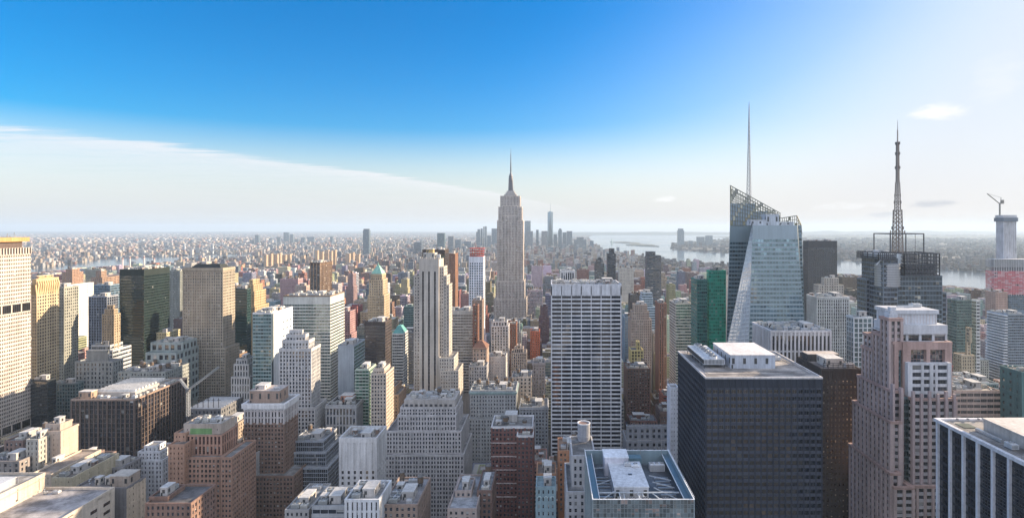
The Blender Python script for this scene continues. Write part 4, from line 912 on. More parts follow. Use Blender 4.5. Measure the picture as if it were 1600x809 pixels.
# ---------------------------------------------------------------- right edge
hero('glass_tower', 'green grey glass slab with a bright striped end, right of the mast topped tower', 'skyscraper', (1480, 1482, 1518), 470, 700, 560, curtain((.14, .19, .17), g=glass((.06, .11, .10), .05, .35), bay=2.6, fl=3.7, sh=.4), L=44, clut=4, tank=0, nw=50, ref='the striped end glass slab', done=True)
hero('office_tower', 'thin white slab with bold dark horizontal stripes behind the green grey glass', 'skyscraper', (1518, 1519, 1531), 470, 702, 580, ribbon((.56, .56, .53), fl=4.4, sh=.5), L=40, clut=1, tank=0)
def rising_tower():
    D = 1600; cx = gx(1570, D); Z = lambda py: gz(py, D); P = lambda px: gx(px, D) - cx
    b = Bld('tower_under_construction', 'unfinished tower with bare concrete core wrapped in pink netting, crane on top', 'skyscraper', cx, D, ref='the pink netted unfinished tower')
    B = MB(); B.box(P(1568), P(1587), 0, 27, Z(404), Z(346), 0)
    for k in range(7): u = P(1568) + k * (P(1587) - P(1568)) / 6; B.box(u - 1, u + 1, -1.5, 0, Z(404), Z(346), 1)
    B.box(P(1566), P(1589), -4, 30, Z(346), Z(340), 2, bottom=True); B.box(P(1567), P(1588), -2, 28, Z(340), Z(336), 1)
    b.part('concrete_core', B, [wall((.42, .42, .44)), wall((.52, .52, .53)), wall((.12, .15, .19))])
    B = MB()
    for k in range(9): B.box(P(1540), P(1606), -30, 0, Z(416) + k * 2.7, Z(416) + .9 + k * 2.7, 0, bottom=True)
    for k in range(18): u = P(1541) + k * (P(1605) - P(1541)) / 17; B.box(u - .5, u + .5, -29, -28, Z(460), Z(404), 0)
    B.box(P(1548), P(1606), -20, -2, Z(460), Z(404), 1)
    b.part('open_floors', B, [wall((.5, .5, .51)), wall((.16, .16, .18))])
    B = MB(); rng = random.Random(2)
    for k in range(16):
        z0 = Z(458) + k * 4.2
        for i in range(12):
            if rng.random() < .94:
                u0 = P(1540) + i * (P(1606) - P(1540)) / 12; u1 = u0 + (P(1606) - P(1540)) / 12 - .4; B.box(u0, u1, -30.6, -30.2, z0 + .2, z0 + 3.6, rng.choice((0, 0, 1)))
        for i in range(4):
            v0 = -30 + i * 7.5; B.box(P(1540) - .5, P(1540) - .1, v0, v0 + 7.1, z0 + .2, z0 + 3.6, rng.choice((0, 0, 1)))
    b.part('netting', B, [wall((.52, .12, .14)), wall((.55, .28, .29))])
    st = curtain((.10, .15, .20), g=glass((.04, .08, .13), .03, .4), bay=6, fl=5)
    b.block(P(1566), P(1606), -24, 12, 0, Z(458), st, 'NEW', zwin=20, roof=False)
    B = MB(); x0, y0, z0 = P(1571), 20, Z(336); B.beam((x0, y0, z0), (x0, y0, Z(318)), 3); j = (P(1551), 20, Z(302)); B.beam((x0, y0, Z(318)), j, 1.8); B.beam((x0, y0, Z(318)), (P(1576), 20, Z(312)), 2.4); B.beam((x0 + 2, y0, Z(318)), (P(1573), 20, Z(308)), 1.2); B.beam((P(1573), 20, Z(308)), j, .6); B.box(P(1573), P(1577), 18, 22, Z(318), Z(312), 0, bottom=True)
    b.part('roof_crane', B, [metal((.22, .20, .17))])
    b.finish(520, 0)
rising_tower()
b = hero('glass_tower', 'faceted grey glass tower with one pale slanted side at the picture edge', 'skyscraper', (1548, 1575, 1602), 492, 760, 585, curtain((.24, .28, .32), g=glass((.08, .11, .14), .05, .4), bay=2.6, fl=3.8, sh=.4), L=36, clut=4, tank=0, nw=20, done=False)
xa, xb, ya, yb, z1 = b.tops[-1]
B = MB()
for k in range(24): B.prism([(xa - 3.2 - k * .16, ya + 1), (xa - .3, ya + .2), (xa - .3, yb), (xa - 3.2 - k * .16, yb - 3)], z1 - 2.1 - k * 3.9, z1 - .4 - k * 3.9, 0)
b.part('pale_fins', B, [wall((.62, .64, .66), .4)]); b.finish(585, 20)
hero('stone_building', 'sunlit stepped stone tower with pointed corners below the green grey glass slab', 'skyscraper', (1490, 1492, 1522), 545, 600, 590, punched((.46, .37, .26), bay=3, fl=3.7), L=30, tiers=[(1490, 1522, 556, 0, 0), (1498, 1516, 535, 5, 5), (1504, 1512, 512, 9, 9)], clut=0)
hero('office_building', 'low tan building with brown ribbon bands and a pale gravel roof', 'office building', (1484, 1490, 1563), 612, 440, 650, ribbon((.42, .32, .27), fl=4.6, sh=.45, bay=5, g=glass((.06, .05, .05), .2)), L=44, clut=9, tank=0, roofc=(.48, .43, .38), nw=20)
hero('office_building', 'dark teal blank sided block at the picture edge', 'office building', (1563, 1565, 1700), 583, 420, 655, punched(TEAL, bay=6, fl=6, pw=.7, sh=.6, g=glass((.02, .03, .035), .05)), L=20, clut=4, tank=0, roofc=(.2, .2, .2))
hero('office_building', 'glazed low block with curved white roof panels in front of the stepped stone tower', 'office building', (1515, 1520, 1560), 600, 520, 612, curtain((.3, .36, .36), g=G_TEAL), L=40, clut=5, tank=0)
# ---------------------------------------------------------------- ribbed white block and dark brown neighbour
hero('office_building', 'white block of tall vertical ribs with crowded machinery on its flat roof', 'office building', (1177, 1205, 1297), 518, 430, 600, piers((.54, .53, .53), bay=3.1, fl=13, pw=.42, sh=.1, pd=.9, sd=.3, g=glass((.02, .024, .035), .05)), topband=2.5, clut=14, tank=0, roofc=(.30, .33, .37), nw=80, ref='the white ribbed low block', capm=wall((.54, .53, .53)))
b = hero('office_tower', 'dark brown tower with tiny bright windows beside the black gridded tower', 'skyscraper', (1247, 1284, 1345), 578, 375, 809, style((.058, .048, .046), bay=2.6, fl=3.7, pw=.62, sh=.55, pd=.25, sd=.2, g=glass((.10, .075, .055), .22, .3, (.5, .42, .32))), clut=0, nw=100, ref='the dark brown tower', topband=6, roofc=(.33, .28, .25), done=False)
xa, xb, ya, yb, z1 = b.tops[-1]
penthouse(b, xa + 7, xa + 19, ya + 8, yb - 14, z1, 5.5, (.52, .47, .42)); penthouse(b, xa + 2, xb - 2, yb - 11, yb - 2, z1, 5, (.06, .06, .065), (.45, .4, .36))
B = MB()
for i in range(7): B.beam((xa + 2 + i * 3.4, ya + 2, z1), (xa + 2 + i * 3.4, ya + 2, z1 + 4.4), .3)
for k in (1.5, 3, 4.4): B.beam((xa + 2, ya + 2, z1 + k), (xa + 22.4, ya + 2, z1 + k), .3)
b.part('steel_screen', B, [metal((.12, .12, .13))]); air_handler(b, xb - 5, ya + 6, z1, 6, 4, 3); b.finish(809, 100)

# ================================================================ black gridded tower on the right
def black_tower():
    D = 300; x0, x1 = gx(1103, D), gx(1284, D); cx = (x0 + x1) / 2; L = 64; zt = gz(590, D)
    b = Bld('office_tower', 'big black gridded office tower with pale roof and a row of cooling fans', 'skyscraper', cx, D, ref='the black gridded tower')
    st = style((.03, .037, .052), bay=3.25, fl=3.9, pw=.26, sh=.44, pd=.34, sd=.2, g=glass((.006, .009, .016), .03, palec=(.03, .035, .04)), span=(.052, .06, .082))
    xa, xb = x0 - cx, x1 - cx
    b.block(xa, xb, 0, L, 0, zt, st, 'NEW', zwin=30, top=5.5, parapet=.5, roofc=(.46, .42, .39), capm=wall((.50, .48, .47)), pout=.45)
    z = zt
    # cooling tower row
    B = MB(); fx0, fx1, fy0, fy1 = gx(1092, D + 30) - cx, gx(1124, D + 30) - cx, 20, 58
    for y_ in [fy0 + i * (fy1 - fy0) / 6 for i in range(7)]:
        for x_ in (fx0 + .3, fx1 - .3): B.beam((x_, y_, z), (x_, y_, z + 2.2), .35, 1)
    B.box(fx0, fx1, fy0, fy1, z + 2.2, z + 5.4, 0, bottom=True)
    for i in range(int((fy1 - fy0) / .8)): v = fy0 + i * .8; B.box(fx0 - .12, fx0, v, v + .35, z + 2.6, z + 5, 1); 
    for i in range(int((fx1 - fx0) / .8)): v = fx0 + i * .8; B.box(v, v + .35, fy0 - .12, fy0, z + 2.6, z + 5, 1)
    ct = b.part('cooling_tower', B, [wall((.48, .50, .52), .5), metal((.08, .09, .10))])
    for i in range(7):
        C = MB(); v = fy0 + (i + .5) * (fy1 - fy0) / 7; u = (fx0 + fx1) / 2
        C.cyl(u, v, 2.45, z + 5.4, z + 6.9, 18, mt=1)
        for k in range(6): a = k * pi / 3 + i * .4; C.beam((u, v, z + 6.93), (u + 2.2 * cos(a), v + 2.2 * sin(a), z + 6.93), .35, 2)
        b.part('fan', C, [wall((.60, .62, .64), .5), metal((.03, .03, .035)), metal((.3, .31, .33))], ct)
    penthouse(b, gx(1138, D + 24) - cx, gx(1207, D + 24) - cx, 20, 54, z, 7.5, (.42, .45, .50), (.60, .58, .57), 'penthouse')
    B = MB()
    for y_ in (6, 12): B.beam((xa + 3, y_, z + .4), (xb - 3, y_, z + .4), .25)
    B.beam((xa + 3, 6, z + .4), (xa + 3, L - 4, z + .4), .25); B.beam((xb - 3, 6, z + .4), (xb - 3, L - 4, z + .4), .25)
    b.part('roof_rail', B, [metal((.3, .3, .31))])
    air_handler(b, xb - 8, 40, z, 4, 3, 2, fans=1); air_handler(b, xb - 14, 52, z, 3, 3, 1.6, fans=1)
    b.finish(809, 100)
black_tower()

# ================================================================ pink granite tower
def granite_tower():
    D = 330; cx = gx(1430, D); P = lambda px, o=0: gx(px, D + o) - cx; Z = lambda py, o=0: gz(py, D + o)
    c = PINK; gg = glass((.03, .038, .05), .10)
    st = punched(c, bay=3.3, fl=3.8, pw=.45, sh=.4, pd=.5, sd=.28, g=gg, span=(.34, .30, .30), pier=(.41, .35, .345))
    st2 = piers(c, bay=4.6, fl=3.9, pw=.30, sh=.46, pd=.9, sd=.4, g=gg, span=(.42, .40, .40), pier=(.42, .335, .31))
    stb = ribbon((.50, .50, .51), fl=4.2, bay=9.5, pw=.18, sh=.42, pd=.6, sd=.4, g=gg)
    teal = curtain((.10, .14, .15), g=glass((.03, .055, .06), .05, .3), bay=1.6, fl=3.8)
    b = Bld('stone_skyscraper', 'pink granite postmodern tower with stepped bays and a pale grey crown', 'skyscraper', cx, D, ref='the pink granite tower')
    st3 = style(c, bay=4.4, fl=3.85, pw=.40, sh=.44, pd=1.0, sd=.25, g=gg, span=(.34, .30, .30), pier=(.43, .345, .325))
    # upper shaft
    b.block(P(1396), P(1484), 0, 30, 0, Z(536), st2, 'EW', zwin=40, roofc=(.30, .27, .26)); xe = P(1396)
    for ya, yb, t in ((1, 9, 500), (9.5, 17, 524), (17.5, 29, 548)): b.block(xe - 1.8, xe + 5, ya, yb, 0, Z(t, ya), st3, 'NEW', zwin=40, parapet=1.4)
    W = b.mb('wall', st2['wall'], st2['span'], st2['pier'])
    B = b.mb('crown', wall(c), wall((.50, .51, .53), .6), gg)
    # top frame: two wide windows in a granite portal
    for l, r, t, bt, o in ((1396, 1402, 534, 640, 1.2), (1408, 1420, 545, 640, 2.0), (1444, 1450, 545, 640, 2.0), (1473, 1484, 545, 640, 2.0)): B.box(P(l), P(r), -o, 0, Z(bt), Z(t), 0)
    B.box(P(1408), P(1484), -2.0, 0, Z(545), Z(533), 0); B.box(P(1402), P(1408), -1.25, 0, Z(546), Z(535), 0)
    for l, r, t, bt in ((1421, 1443.5, 546, 568), (1450.5, 1472.5, 546, 568)):
        n = max(1, round((r - l) / 5))
        for i in range(n):
            for j in range(max(1, round((bt - t) / 8))):
                h = (bt - t) / max(1, round((bt - t) / 8)); u0 = P(l) + i * (P(r) - P(l)) / n; u1 = u0 + (P(r) - P(l)) / n
                b.wins.append(('N', (u0 + u1) / 2, (Z(t + j * h) + Z(t + (j + 1) * h)) / 2, u1 - u0 - .25, Z(t + j * h) - Z(t + (j + 1) * h) - .25, -.1, gg))
    # pale crown
    b.block(P(1396, 4), P(1478, 4), 4, 26, Z(536), Z(521, 4), style((.50, .51, .53), bay=7.5, fl=5, pw=.2, sh=.3, pd=.5, sd=.3, g=gg), 'NE', parapet=0, roofc=(.42, .40, .38))
    B.cyl(P(1400, 2), 6.0, 4.0, Z(521, 4), Z(507, 4), 20, m=1); B.box(P(1402, 2), P(1478, 4), 2.5, 26, Z(521, 4), Z(507, 4), 1)
    B.box(P(1397, 6), P(1464, 6), 6, 24, Z(507, 4), Z(490, 6), 1); B.box(P(1395, 6), P(1466, 6), 5.2, 25, Z(490, 6), Z(484, 6), 1, bottom=True)
    for k in range(14): u = P(1399, 6) + k * (P(1462, 6) - P(1399, 6)) / 13; B.box(u - .06, u + .06, 5.93, 6, Z(506, 6), Z(491, 6), 0)
    for k in range(4): B.box(P(1396) - 1 + k, P(1397, 8), 3 + k, 12 - k, Z(505), Z(494 - k * 5, 8), 1)
    # projecting white gridded bay
    b.block(P(1419, -4), P(1484, -4), -4, -1.9, 0, Z(568, -4), stb, 'N', zwin=40, parapet=.4, roofc=(.4, .4, .4)); W2 = b.mb('wall', stb['wall'], stb['span'], stb['pier']); W2.box(P(1417, -4), P(1424, -4), -5, -2, 0, Z(566, -4), 1); W2.box(P(1452, -4), P(1457, -4), -4.8, -2, 0, Z(567, -4), 1); W2.box(P(1479, -4), P(1485, -4), -4.9, -2, 0, Z(566, -4), 1)
    # teal glazed corner strip
    b.block(P(1402.5, -1), P(1407, -1), -.8, -.02, 0, Z(545), teal, 'NE', zwin=40, parapet=.4)
    # lower stepped bays to the left and front
    for l, r, t, f, k, s_ in ((1394, 1408, 612, -6, 29, st3), (1426, 1492, 624, -8, 28, st2), (1407, 1427, 622, -5, 20, teal), (1392, 1406, 660, -9, 30, st3), (1398, 1426, 762, -14, 28, st2), (1392, 1404, 740, -12, 31, st3), (1420, 1494, 760, -13, 28, st2)):
        b.block(P(l, f), P(r, f), f, k, 0, Z(t, f), s_, 'NEW', zwin=30, parapet=1.0, roofc=(.33, .29, .28))
    # finials: granite fins rising above the lower parapet
    Fm = b.mb('fin', wall((.40, .32, .31)))
    for i in range(6):
        u = P(1427, -9) + i * (P(1491, -9) - P(1427, -9)) / 5; Fm.box(u - .7, u + .7, -9.6, -8.2, 0, Z(615 - (4 if i % 2 == 0 else 0), -9), 0)
    for px, t in ((1396, 600), (1409, 606)): u = P(px, -9); Fm.box(u - .6, u + .6, -9.4, -7.2, 0, Z(t, -9), 0)
    air_handler(b, P(1430, 20), 20, Z(484, 6), 6, 4, 1.5); duct(b, (P(1395, 20), 16, Z(484, 6)), (P(1420, 20), 16, Z(484, 6)))
    b.finish(809, 100)
granite_tower()

# ================================================================ black tower with white fins, close on the right
def finned_tower():
    y0, y1 = 188, 261; xE = gx(1466, y1); zt = gz(657, y1); cx = xE + 50
    b = Bld('office_tower', 'black glass tower with widely spaced white vertical fins, seen from above at the picture edge', 'skyscraper', cx, y0, ref='the white finned black tower')
    st = style((.03, .035, .045), bay=1.55, fl=3.9, pw=.12, sh=.28, pd=.15, sd=.1, g=glass((.010, .014, .022), .04, palec=(.05, .06, .07)))
    xa, xb = -50, 50; Ly = y1 - y0
    b.block(xa, xb, 0, Ly, 0, zt, st, 'E', zwin=60, top=3, parapet=1.0, roofc=(.40, .37, .34), capm=wall((.58, .58, .60)), pout=1.3)
    Fn = b.mb('fin', wall((.60, .61, .64), .5))
    n = 9
    for i in range(n + 1):
        v = Ly - .6 - i * 8.1
        if v > 0: Fn.box(xa - 1.2, xa, v - .55, v + .55, 0, zt - .5, 0)
    for i in range(12): u = xa + .6 + i * 8.9; Fn.box(u - .55, u + .55, -1.2, 0, 0, zt - .5, 0)
    z = zt
    B = MB(); B.box(xa + 12, xb, 12, Ly - 12, z, z + 5, 0, top=False); B.box(xa + 11.5, xb, 11.5, Ly - 11.5, z + 5, z + 5.5, 1, bottom=True)
    b.part('penthouse', B, [wall((.46, .42, .38)), wall((.50, .46, .42))])
    B = MB()
    for i in range(11): v = 3 + i * (Ly - 6) / 10; B.beam((xa + 2.5, v, z), (xa + 2.5, v, z + 1.1), .1)
    B.beam((xa + 2.5, 3, z + 1.1), (xa + 2.5, Ly - 3, z + 1.1), .12); B.beam((xa + 2.5, Ly - 3, z + 1.1), (xb, Ly - 3, z + 1.1), .12)
    for i in range(8): u = xa + 8 + i * 5; B.box(u, u + .5, Ly - 1.6, Ly - .6, z + .9, z + 1.5)
    b.part('rail', B, [metal((.3, .3, .31))])
    air_handler(b, xa + 7.5, 26, z, 4, 6, 2.4); air_handler(b, xa + 7, 40, z, 3, 4, 2, fans=1); duct(b, (xa + 8, 46, z), (xa + 8, 60, z), 1.2)
    B = MB(); B.box(xa + 5, xa + 11, Ly - 10, Ly - 4, z, z + .25); b.part('roof_patch', B, [roofmat((.16, .20, .17))])
    air_handler(b, xa + 24, 30, z + 5.5, 6, 5, 3); air_handler(b, xa + 24, 40, z + 5.5, 6, 5, 3)
    b.finish(809, 100)
finned_tower()
# ================================================================ bottom centre: glass box with an open machine deck
def glass_deck():
    D = 250; x0, x1 = gx(926, D), gx(1085, D); cx = (x0 + x1) / 2; zt = gz(780, D); L = gy = 250 * (780 - PY) / (703 - PY) - 250
    b = Bld('glass_building', 'glass walled building below, its open roof deck full of fans and steel struts', 'office building', cx, D, ref='the glass walled roof deck')
    st = curtain((.30, .36, .38), g=glass((.16, .21, .23), .18, .35, (.34, .28, .26), tilt=.03), bay=1.6, fl=2.0, sh=.05, pw=.06, pd=.1, sd=.06)
    xa, xb = x0 - cx, x1 - cx; zd = zt - 7.5
    b.block(xa, xb, 0, L, 0, zt - 8, st, 'NEW', zwin=80, parapet=0, roof=False)
    b.facade('N', xa, xb, 0, zt - 8, zt, st); b.facade('E', 0, L, xa, zt - 8, zt, st); b.facade('W', 0, L, xb, zt - 8, zt, st)
    B = MB(); t = .35
    for q in ((xa, xb, 0, t), (xa, xb, L - t, L), (xa, xa + t, t, L - t), (xb - t, xb, t, L - t)): B.box(q[0], q[1], q[2], q[3], zt - 8, zt, 0, top=False)
    tw = 3.6                                        # glazed walkway troughs down both sides
    B.box(xa + t, xa + tw, t, L - t, zt - 2.4, zt - 2.1, 1, bottom=True); B.box(xb - tw, xb - t, t, L - t, zt - 2.4, zt - 2.1, 1, bottom=True)
    b.part('parapet', B, [wall((.20, .27, .30), .35, .4, .6), wall((.09, .15, .19), .3, .5, .7)])
    B = MB(); B.face([(xa, 0, zd), (xb, 0, zd), (xb, L, zd), (xa, L, zd)])
    b.part('roof', B, [roofmat((.13, .155, .19), .5)])
    w_ = wall((.72, .74, .76), .5)
    B = MB()                                        # white coping, rails and ladder trims
    for q in ((xa - .15, xb + .15, -.15, .3), (xa - .15, xb + .15, L - .3, L + .15), (xa - .15, xa + .3, .3, L - .3), (xb - .3, xb + .15, .3, L - .3)): B.box(q[0], q[1], q[2], q[3], zt, zt + .25, 0, bottom=True)
    for xs in (xa + tw, xb - tw): B.box(xs - .15, xs + .15, t, L - t, zt - 2.0, zt - 1.6, 0, bottom=True)
    for xs in (xa - .1, xb + .1):
        for i in range(26): v = .5 + i * (L - 1) / 25; B.beam((xs, v, zt), (xs, v, zt + 1.0), .1)
        B.beam((xs, .5, zt + 1.0), (xs, L - .5, zt + 1.0), .12)
    b.part('coping', B, [w_])
    B = MB()                                        # struts
    for (p, q) in (((xa + 4, 8), (xa + 13.5, 17)), ((xa + 4, 44), (xa + 13, 41)), ((xa + 4, 25), (xa + 13.5, 28)), ((xb - 4, 30), (xb - 15, 31)), ((xb - 4, 9), (xb - 15, 18)), ((xb - 4, 22), (xb - 14.5, 24)), ((xa + 15, 2), (xa + 16, 13)), ((xb - 22, 2), (xb - 24, 13)), ((xa + 20, 2), (xa + 24, 13)), ((xa + 28, 2), (xa + 24, 13)), ((xb - 10, 2), (xb - 17, 13))):
        B.beam((p[0], p[1], zd + 2.5), (q[0], q[1], zd + 4.5), .38)
    B.beam((xa + 4, 12, zd + 5), (xb - 4, 12, zd + 5), .5); B.beam((xa + 13.5, 1, zd + 5), (xa + 13.5, 12, zd + 5), .4)
    b.part('strut', B, [wall((.46, .50, .54), .5)])
    penthouse(b, xa + 11.5, xa + 28, 14, 42, zd, 6.5, (.50, .51, .54), (.60, .62, .65), 'plant_room')
    B = MB(); B.box(xa + 9.5, xa + 22, 40.5, 51, zd, zd + 9.5, 0); B.box(xa + 9.2, xa + 22.3, 40.2, 51.3, zd + 9.5, zd + 10, 1, bottom=True); b.part('lift_room', B, [wall((.50, .50, .55)), wall((.66, .68, .71))])
    B = MB(); B.box(xa + 20, xa + 21.8, 26, 27.4, zd + 6.95, zd + 7.25); b.part('hatch', B, [metal((.16, .17, .18))])
    air_handler(b, xa + 21, 37, zd + 6.9, 3.4, 2.4, 1.5); air_handler(b, xa + 25, 36, zd + 6.9, 4.4, 3, 1.0, (.72, .73, .74), 1)
    for i, u in enumerate((xa + 19.5, xa + 25.5, xa + 35)):
        B = MB(); B.box(u - 2.5, u + 2.5, 2.2, 9.6, zd, zd + 3.4, 0); fu = b.part('cooling_unit', B, [wall((.50, .52, .54), .5)])
        for k in (4.2, 7.8):
            C = MB(); C.cyl(u, k, 1.7, zd + 3.4, zd + 4.2, 18, mt=1)
            for q in range(6): a = q * pi / 3 + k; C.beam((u, k, zd + 4.23), (u + 1.5 * cos(a), k + 1.5 * sin(a), zd + 4.23), .35, 2)
            b.part('fan', C, [wall((.66, .68, .70), .5), metal((.03, .04, .05)), metal((.35, .36, .37))], fu)
    for k in range(7): duct(b, (xa + 4.5, 16 + k * 3.4, zd), (xa + 11, 16 + k * 3.4, zd), .7)
    for k in range(6): duct(b, (xb - 11.5, 18 + k * 3.6, zd), (xb - 4.2, 18 + k * 3.6, zd), .7)
    air_handler(b, xb - 8, 47, zd, 8, 4, 3.5, (.66, .66, .66), 3); B = MB(); B.box(xa + 23, xa + 30, 46, 51, zd, zd + 7); b.part('screen_wall', B, [wall((.10, .17, .20), .4)])
    for u in (xa + 30.5, xa + 42): dishes(b, u, L - 3, zt - 1, 8)
    b.finish(812, 70)
glass_deck()
b = hero('office_building', 'pale narrow building with dark windows hidden by the glass walled roof deck', 'office building', (885, 914, 922), 722, 320, 809, punched((.42, .42, .43), bay=3.6, fl=3.8, pw=.5, sh=.45), L=30, clut=0, sides='NEW', nw=40, tiers=[(886, 914, 770, -8, 0), (894, 930, 714, 0, 0)], done=False)
xa, xb, ya, yb, z1 = b.tops[-1]
B = MB(); B.cyl(xb - 5, yb - 4, 3.6, z1, z1 + 3, 20, r2=4.2); B.cyl(xb - 5, yb - 4, 3.9, z1 + 3, z1 + 10.5, 20, m=0, mt=1)
for k in range(4): B.cyl(xb - 5, yb - 4, 4.0, z1 + 3.5 + k * 2.2, z1 + 3.8 + k * 2.2, 20, top=True)
b.part('storage_tank', B, [wall((.34, .35, .38), .6), wall((.22, .15, .13))])
C = MB()
for i in range(20):
    a0, a1 = i * pi / 10, (i + 1) * pi / 10; C.beam((xb - 5 + 3.8 * cos(a0), yb - 4 + 3.8 * sin(a0), z1 + 10.8), (xb - 5 + 3.8 * cos(a1), yb - 4 + 3.8 * sin(a1), z1 + 10.8), .6)
b.part('tank_rim', C, [wall((.6, .62, .65))]); b.finish(809, 40)
hero('brick_building', 'low orange brick roof lit by the sun behind the round grey tank', 'brick building', (872, 872.5, 908), 706, 385, 730, punched((.38, .20, .12), bay=3, fl=3.4), L=24, clut=6, roofc=(.42, .28, .20))
hero('brick_building', 'orange brown brick house with water tank between the red brick block and the glass deck', 'brick building', (839, 868, 872), 742, 370, 765, punched((.36, .20, .12), bay=3.2, fl=3.5), L=18, clut=3, tank=.7, roofc=(.30, .24, .2))
b = hero('stone_house', 'small pale teal house front with a row of arches at the bottom', 'house', (838, 868, 869), 762, 340, 809, punched((.24, .33, .36), bay=3.1, fl=4.5, pw=.6, sh=.5), L=14, clut=2, nw=20, roofc=(.3, .4, .42), done=False)
xa, xb, ya, yb, z1 = b.tops[-1]
B = MB()
for i in range(3):
    u = xa + (i + .5) * (xb - xa) / 3; a = [(u + 1.1 * cos(k * pi / 8), z1 - 6 + 1.1 * sin(k * pi / 8)) for k in range(9)]
    for k in range(8): B.beam((a[k][0], ya - .4, a[k][1]), (a[k + 1][0], ya - .4, a[k + 1][1]), .4)
b.part('arch', B, [wall((.5, .6, .6))]); b.finish(809, 20)
b = hero('brick_building', 'dark red brick block with white stone bands and a stepped roof', 'brick building', (768, 832, 839), 668, 430, 809, punched(REDB, bay=3.0, fl=3.5, pw=.44, sh=.45), L=26, clut=0, nw=90, ref='the dark red brick block', tiers=[(768, 832, 668, 0, 0), (808, 833, 682, -8, 6, None)], done=False, capm=wall((.56, .55, .55)))
B = MB()
xa, xb, ya, yb, z1 = b.tops[0]
for k in range(5): B.box(xa - .5, xb + .5, ya - .5, ya, z1 - 12 - k * 10.5, z1 - 11.2 - k * 10.5, 0, bottom=True)
b.part('stone_band', B, [wall((.42, .36, .34))])
clutter(b, xa + 1, xb - 10, ya + 3, yb - 1, z1, 5, 5, .15); xa, xb, ya, yb, z1 = b.tops[1]; clutter(b, xa + .5, xb - .5, ya + .5, yb - .5, z1, 8, 4, .1, pent=False); b.finish(809, 90)
hero('stone_building', 'grey office block with columned top storey left of the white grid tower', 'office building', (812, 856, 860), 637, 560, 700, punched((.33, .34, .35), bay=3.1, fl=3.8), L=30, clut=9, tank=.3, cornice=(1.0, 1.0, wall((.38, .38, .39))), nw=30)
b = hero('stone_building', 'wide grey classical block with greenish cornice and long rows of paired windows', 'office building', (735, 806, 815), 611, 560, 725, punched((.36, .365, .36), bay=2.9, fl=3.8, pw=.5, sh=.45), L=34, clut=5, nw=100, ref='the wide grey classical block', tiers=[(733, 815, 655, -6, 0), (735, 806, 611, 0, 0)], cornice=(1.6, 1.4, wall((.27, .36, .35))), roofc=(.30, .31, .31))
# white mechanical roof, low roofs, pale box
b = hero('office_building', 'low building with white machinery and skylights crowded on its roof', 'office building', (700, 744, 752), 796, 335, 809, punched((.34, .28, .25), bay=3.2, fl=3.6), L=46, clut=12, tank=0, roofc=(.44, .45, .47), nw=20, tiers=[(700, 744, 796, 0, 0), (712, 736, 768, 16, 12)])
hero('brick_building', 'dark narrow brick building beside the low roof of white machinery', 'brick building', (746, 768, 772), 768, 352, 809, punched((.17, .11, .09), bay=3, fl=3.5), L=30, clut=7, roofc=(.40, .41, .43))
hero('brick_building', 'long low brick building cluttered with tanks and ducts before the cream setback block', 'brick building', (598, 652, 660), 790, 330, 809, punched((.28, .21, .17), bay=3.2, fl=3.6), L=36, clut=14, tank=.2, roofc=(.34, .33, .34), nw=20)
hero('office_building', 'pale flat roofed box with a dark louvred roof well at the bottom', 'office building', (540, 592, 598), 782, 320, 809, piers((.55, .56, .57), bay=2.6, fl=6, pw=.7, sh=.2), L=24, clut=5, tank=0, roofc=(.36, .37, .38), nw=20)
# cream setback block
b = hero('stone_building', 'cream grey office block stepping back in broad terraces of punched windows', 'office building', (605, 713, 725), 630, 480, 780, punched((.44, .42, .41), bay=2.55, fl=3.8, pw=.42, sh=.38, pd=.35), tiers=[(598, 724, 712, -10, 0), (604, 720, 675, -4, 0), (622, 712, 650, 0, 2), (626, 712, 638, 3, 4)], L=40, clut=0, nw=100, ref='the cream terraced block', done=False, roofc=(.36, .34, .33))
xa, xb, ya, yb, z1 = b.tops[-1]
B = MB(); B.box(xa + 2, xb - 1, ya + 4, yb - 2, z1, z1 + 6.5, 0); 
for i in range(10): u = xa + 3 + i * (xb - xa - 5) / 10; B.box(u, u + 2.4, ya + 3.9, ya + 4, z1 + .6, z1 + 2.6, 1)
b.part('penthouse', B, [wall((.40, .37, .34)), metal((.10, .10, .11))]); clutter(b, xa + 3, xb - 2, ya + 5, yb - 3, z1 + 6.5, 6, 9, .1, pent=False); b.finish(780, 100)
# white stone block with blank upper wall
b = hero('stone_building', 'white stone block with blank upper walls, narrow slot windows and a sunken roof court', 'office building', (531, 588, 603), 690, 400, 790, style((.52, .515, .51), bay=4.3, fl=4.0, pw=.62, sh=.42, pd=.5, sd=.42, g=glass((.03, .03, .035), .08)), topband=20, clut=9, tank=.1, roofc=(.40, .36, .33), nw=60, ref='the white blank topped block', parapet=3.2, tiers=[(531, 588, 690, 0, 0)])
hero('office_building', 'blue grey block with steel gridded windows stepping down in three terraces', 'office building', (457, 505, 531), 690, 470, 795, curtain((.30, .32, .35), g=glass((.03, .04, .05), .08, .2), bay=1.7, fl=3.6, sh=.2, pw=.14), tiers=[(457, 512, 732, -10, 0), (457, 509, 708, -4, 0), (457, 505, 690, 0, 4)], clut=5, tank=.1, nw=100, ref='the steel gridded terraces', roofc=(.40, .41, .43), L=34)
hero('stone_building', 'grey stone block in shade stepping down behind the steel gridded terraces', 'office building', (470, 522, 536), 672, 540, 720, punched((.33, .34, .35), bay=3, fl=3.7), L=30, tiers=[(470, 530, 690, -4, 0), (470, 520, 668, 0, 2)], clut=4, nw=30)
hero('office_building', 'grey flat roofed annexe with blank front wall near the bottom', 'office building', (488, 538, 540), 792, 330, 809, ribbon((.33, .34, .35), fl=5, bay=5), L=24, clut=6, tank=0, roofc=(.20, .21, .22))
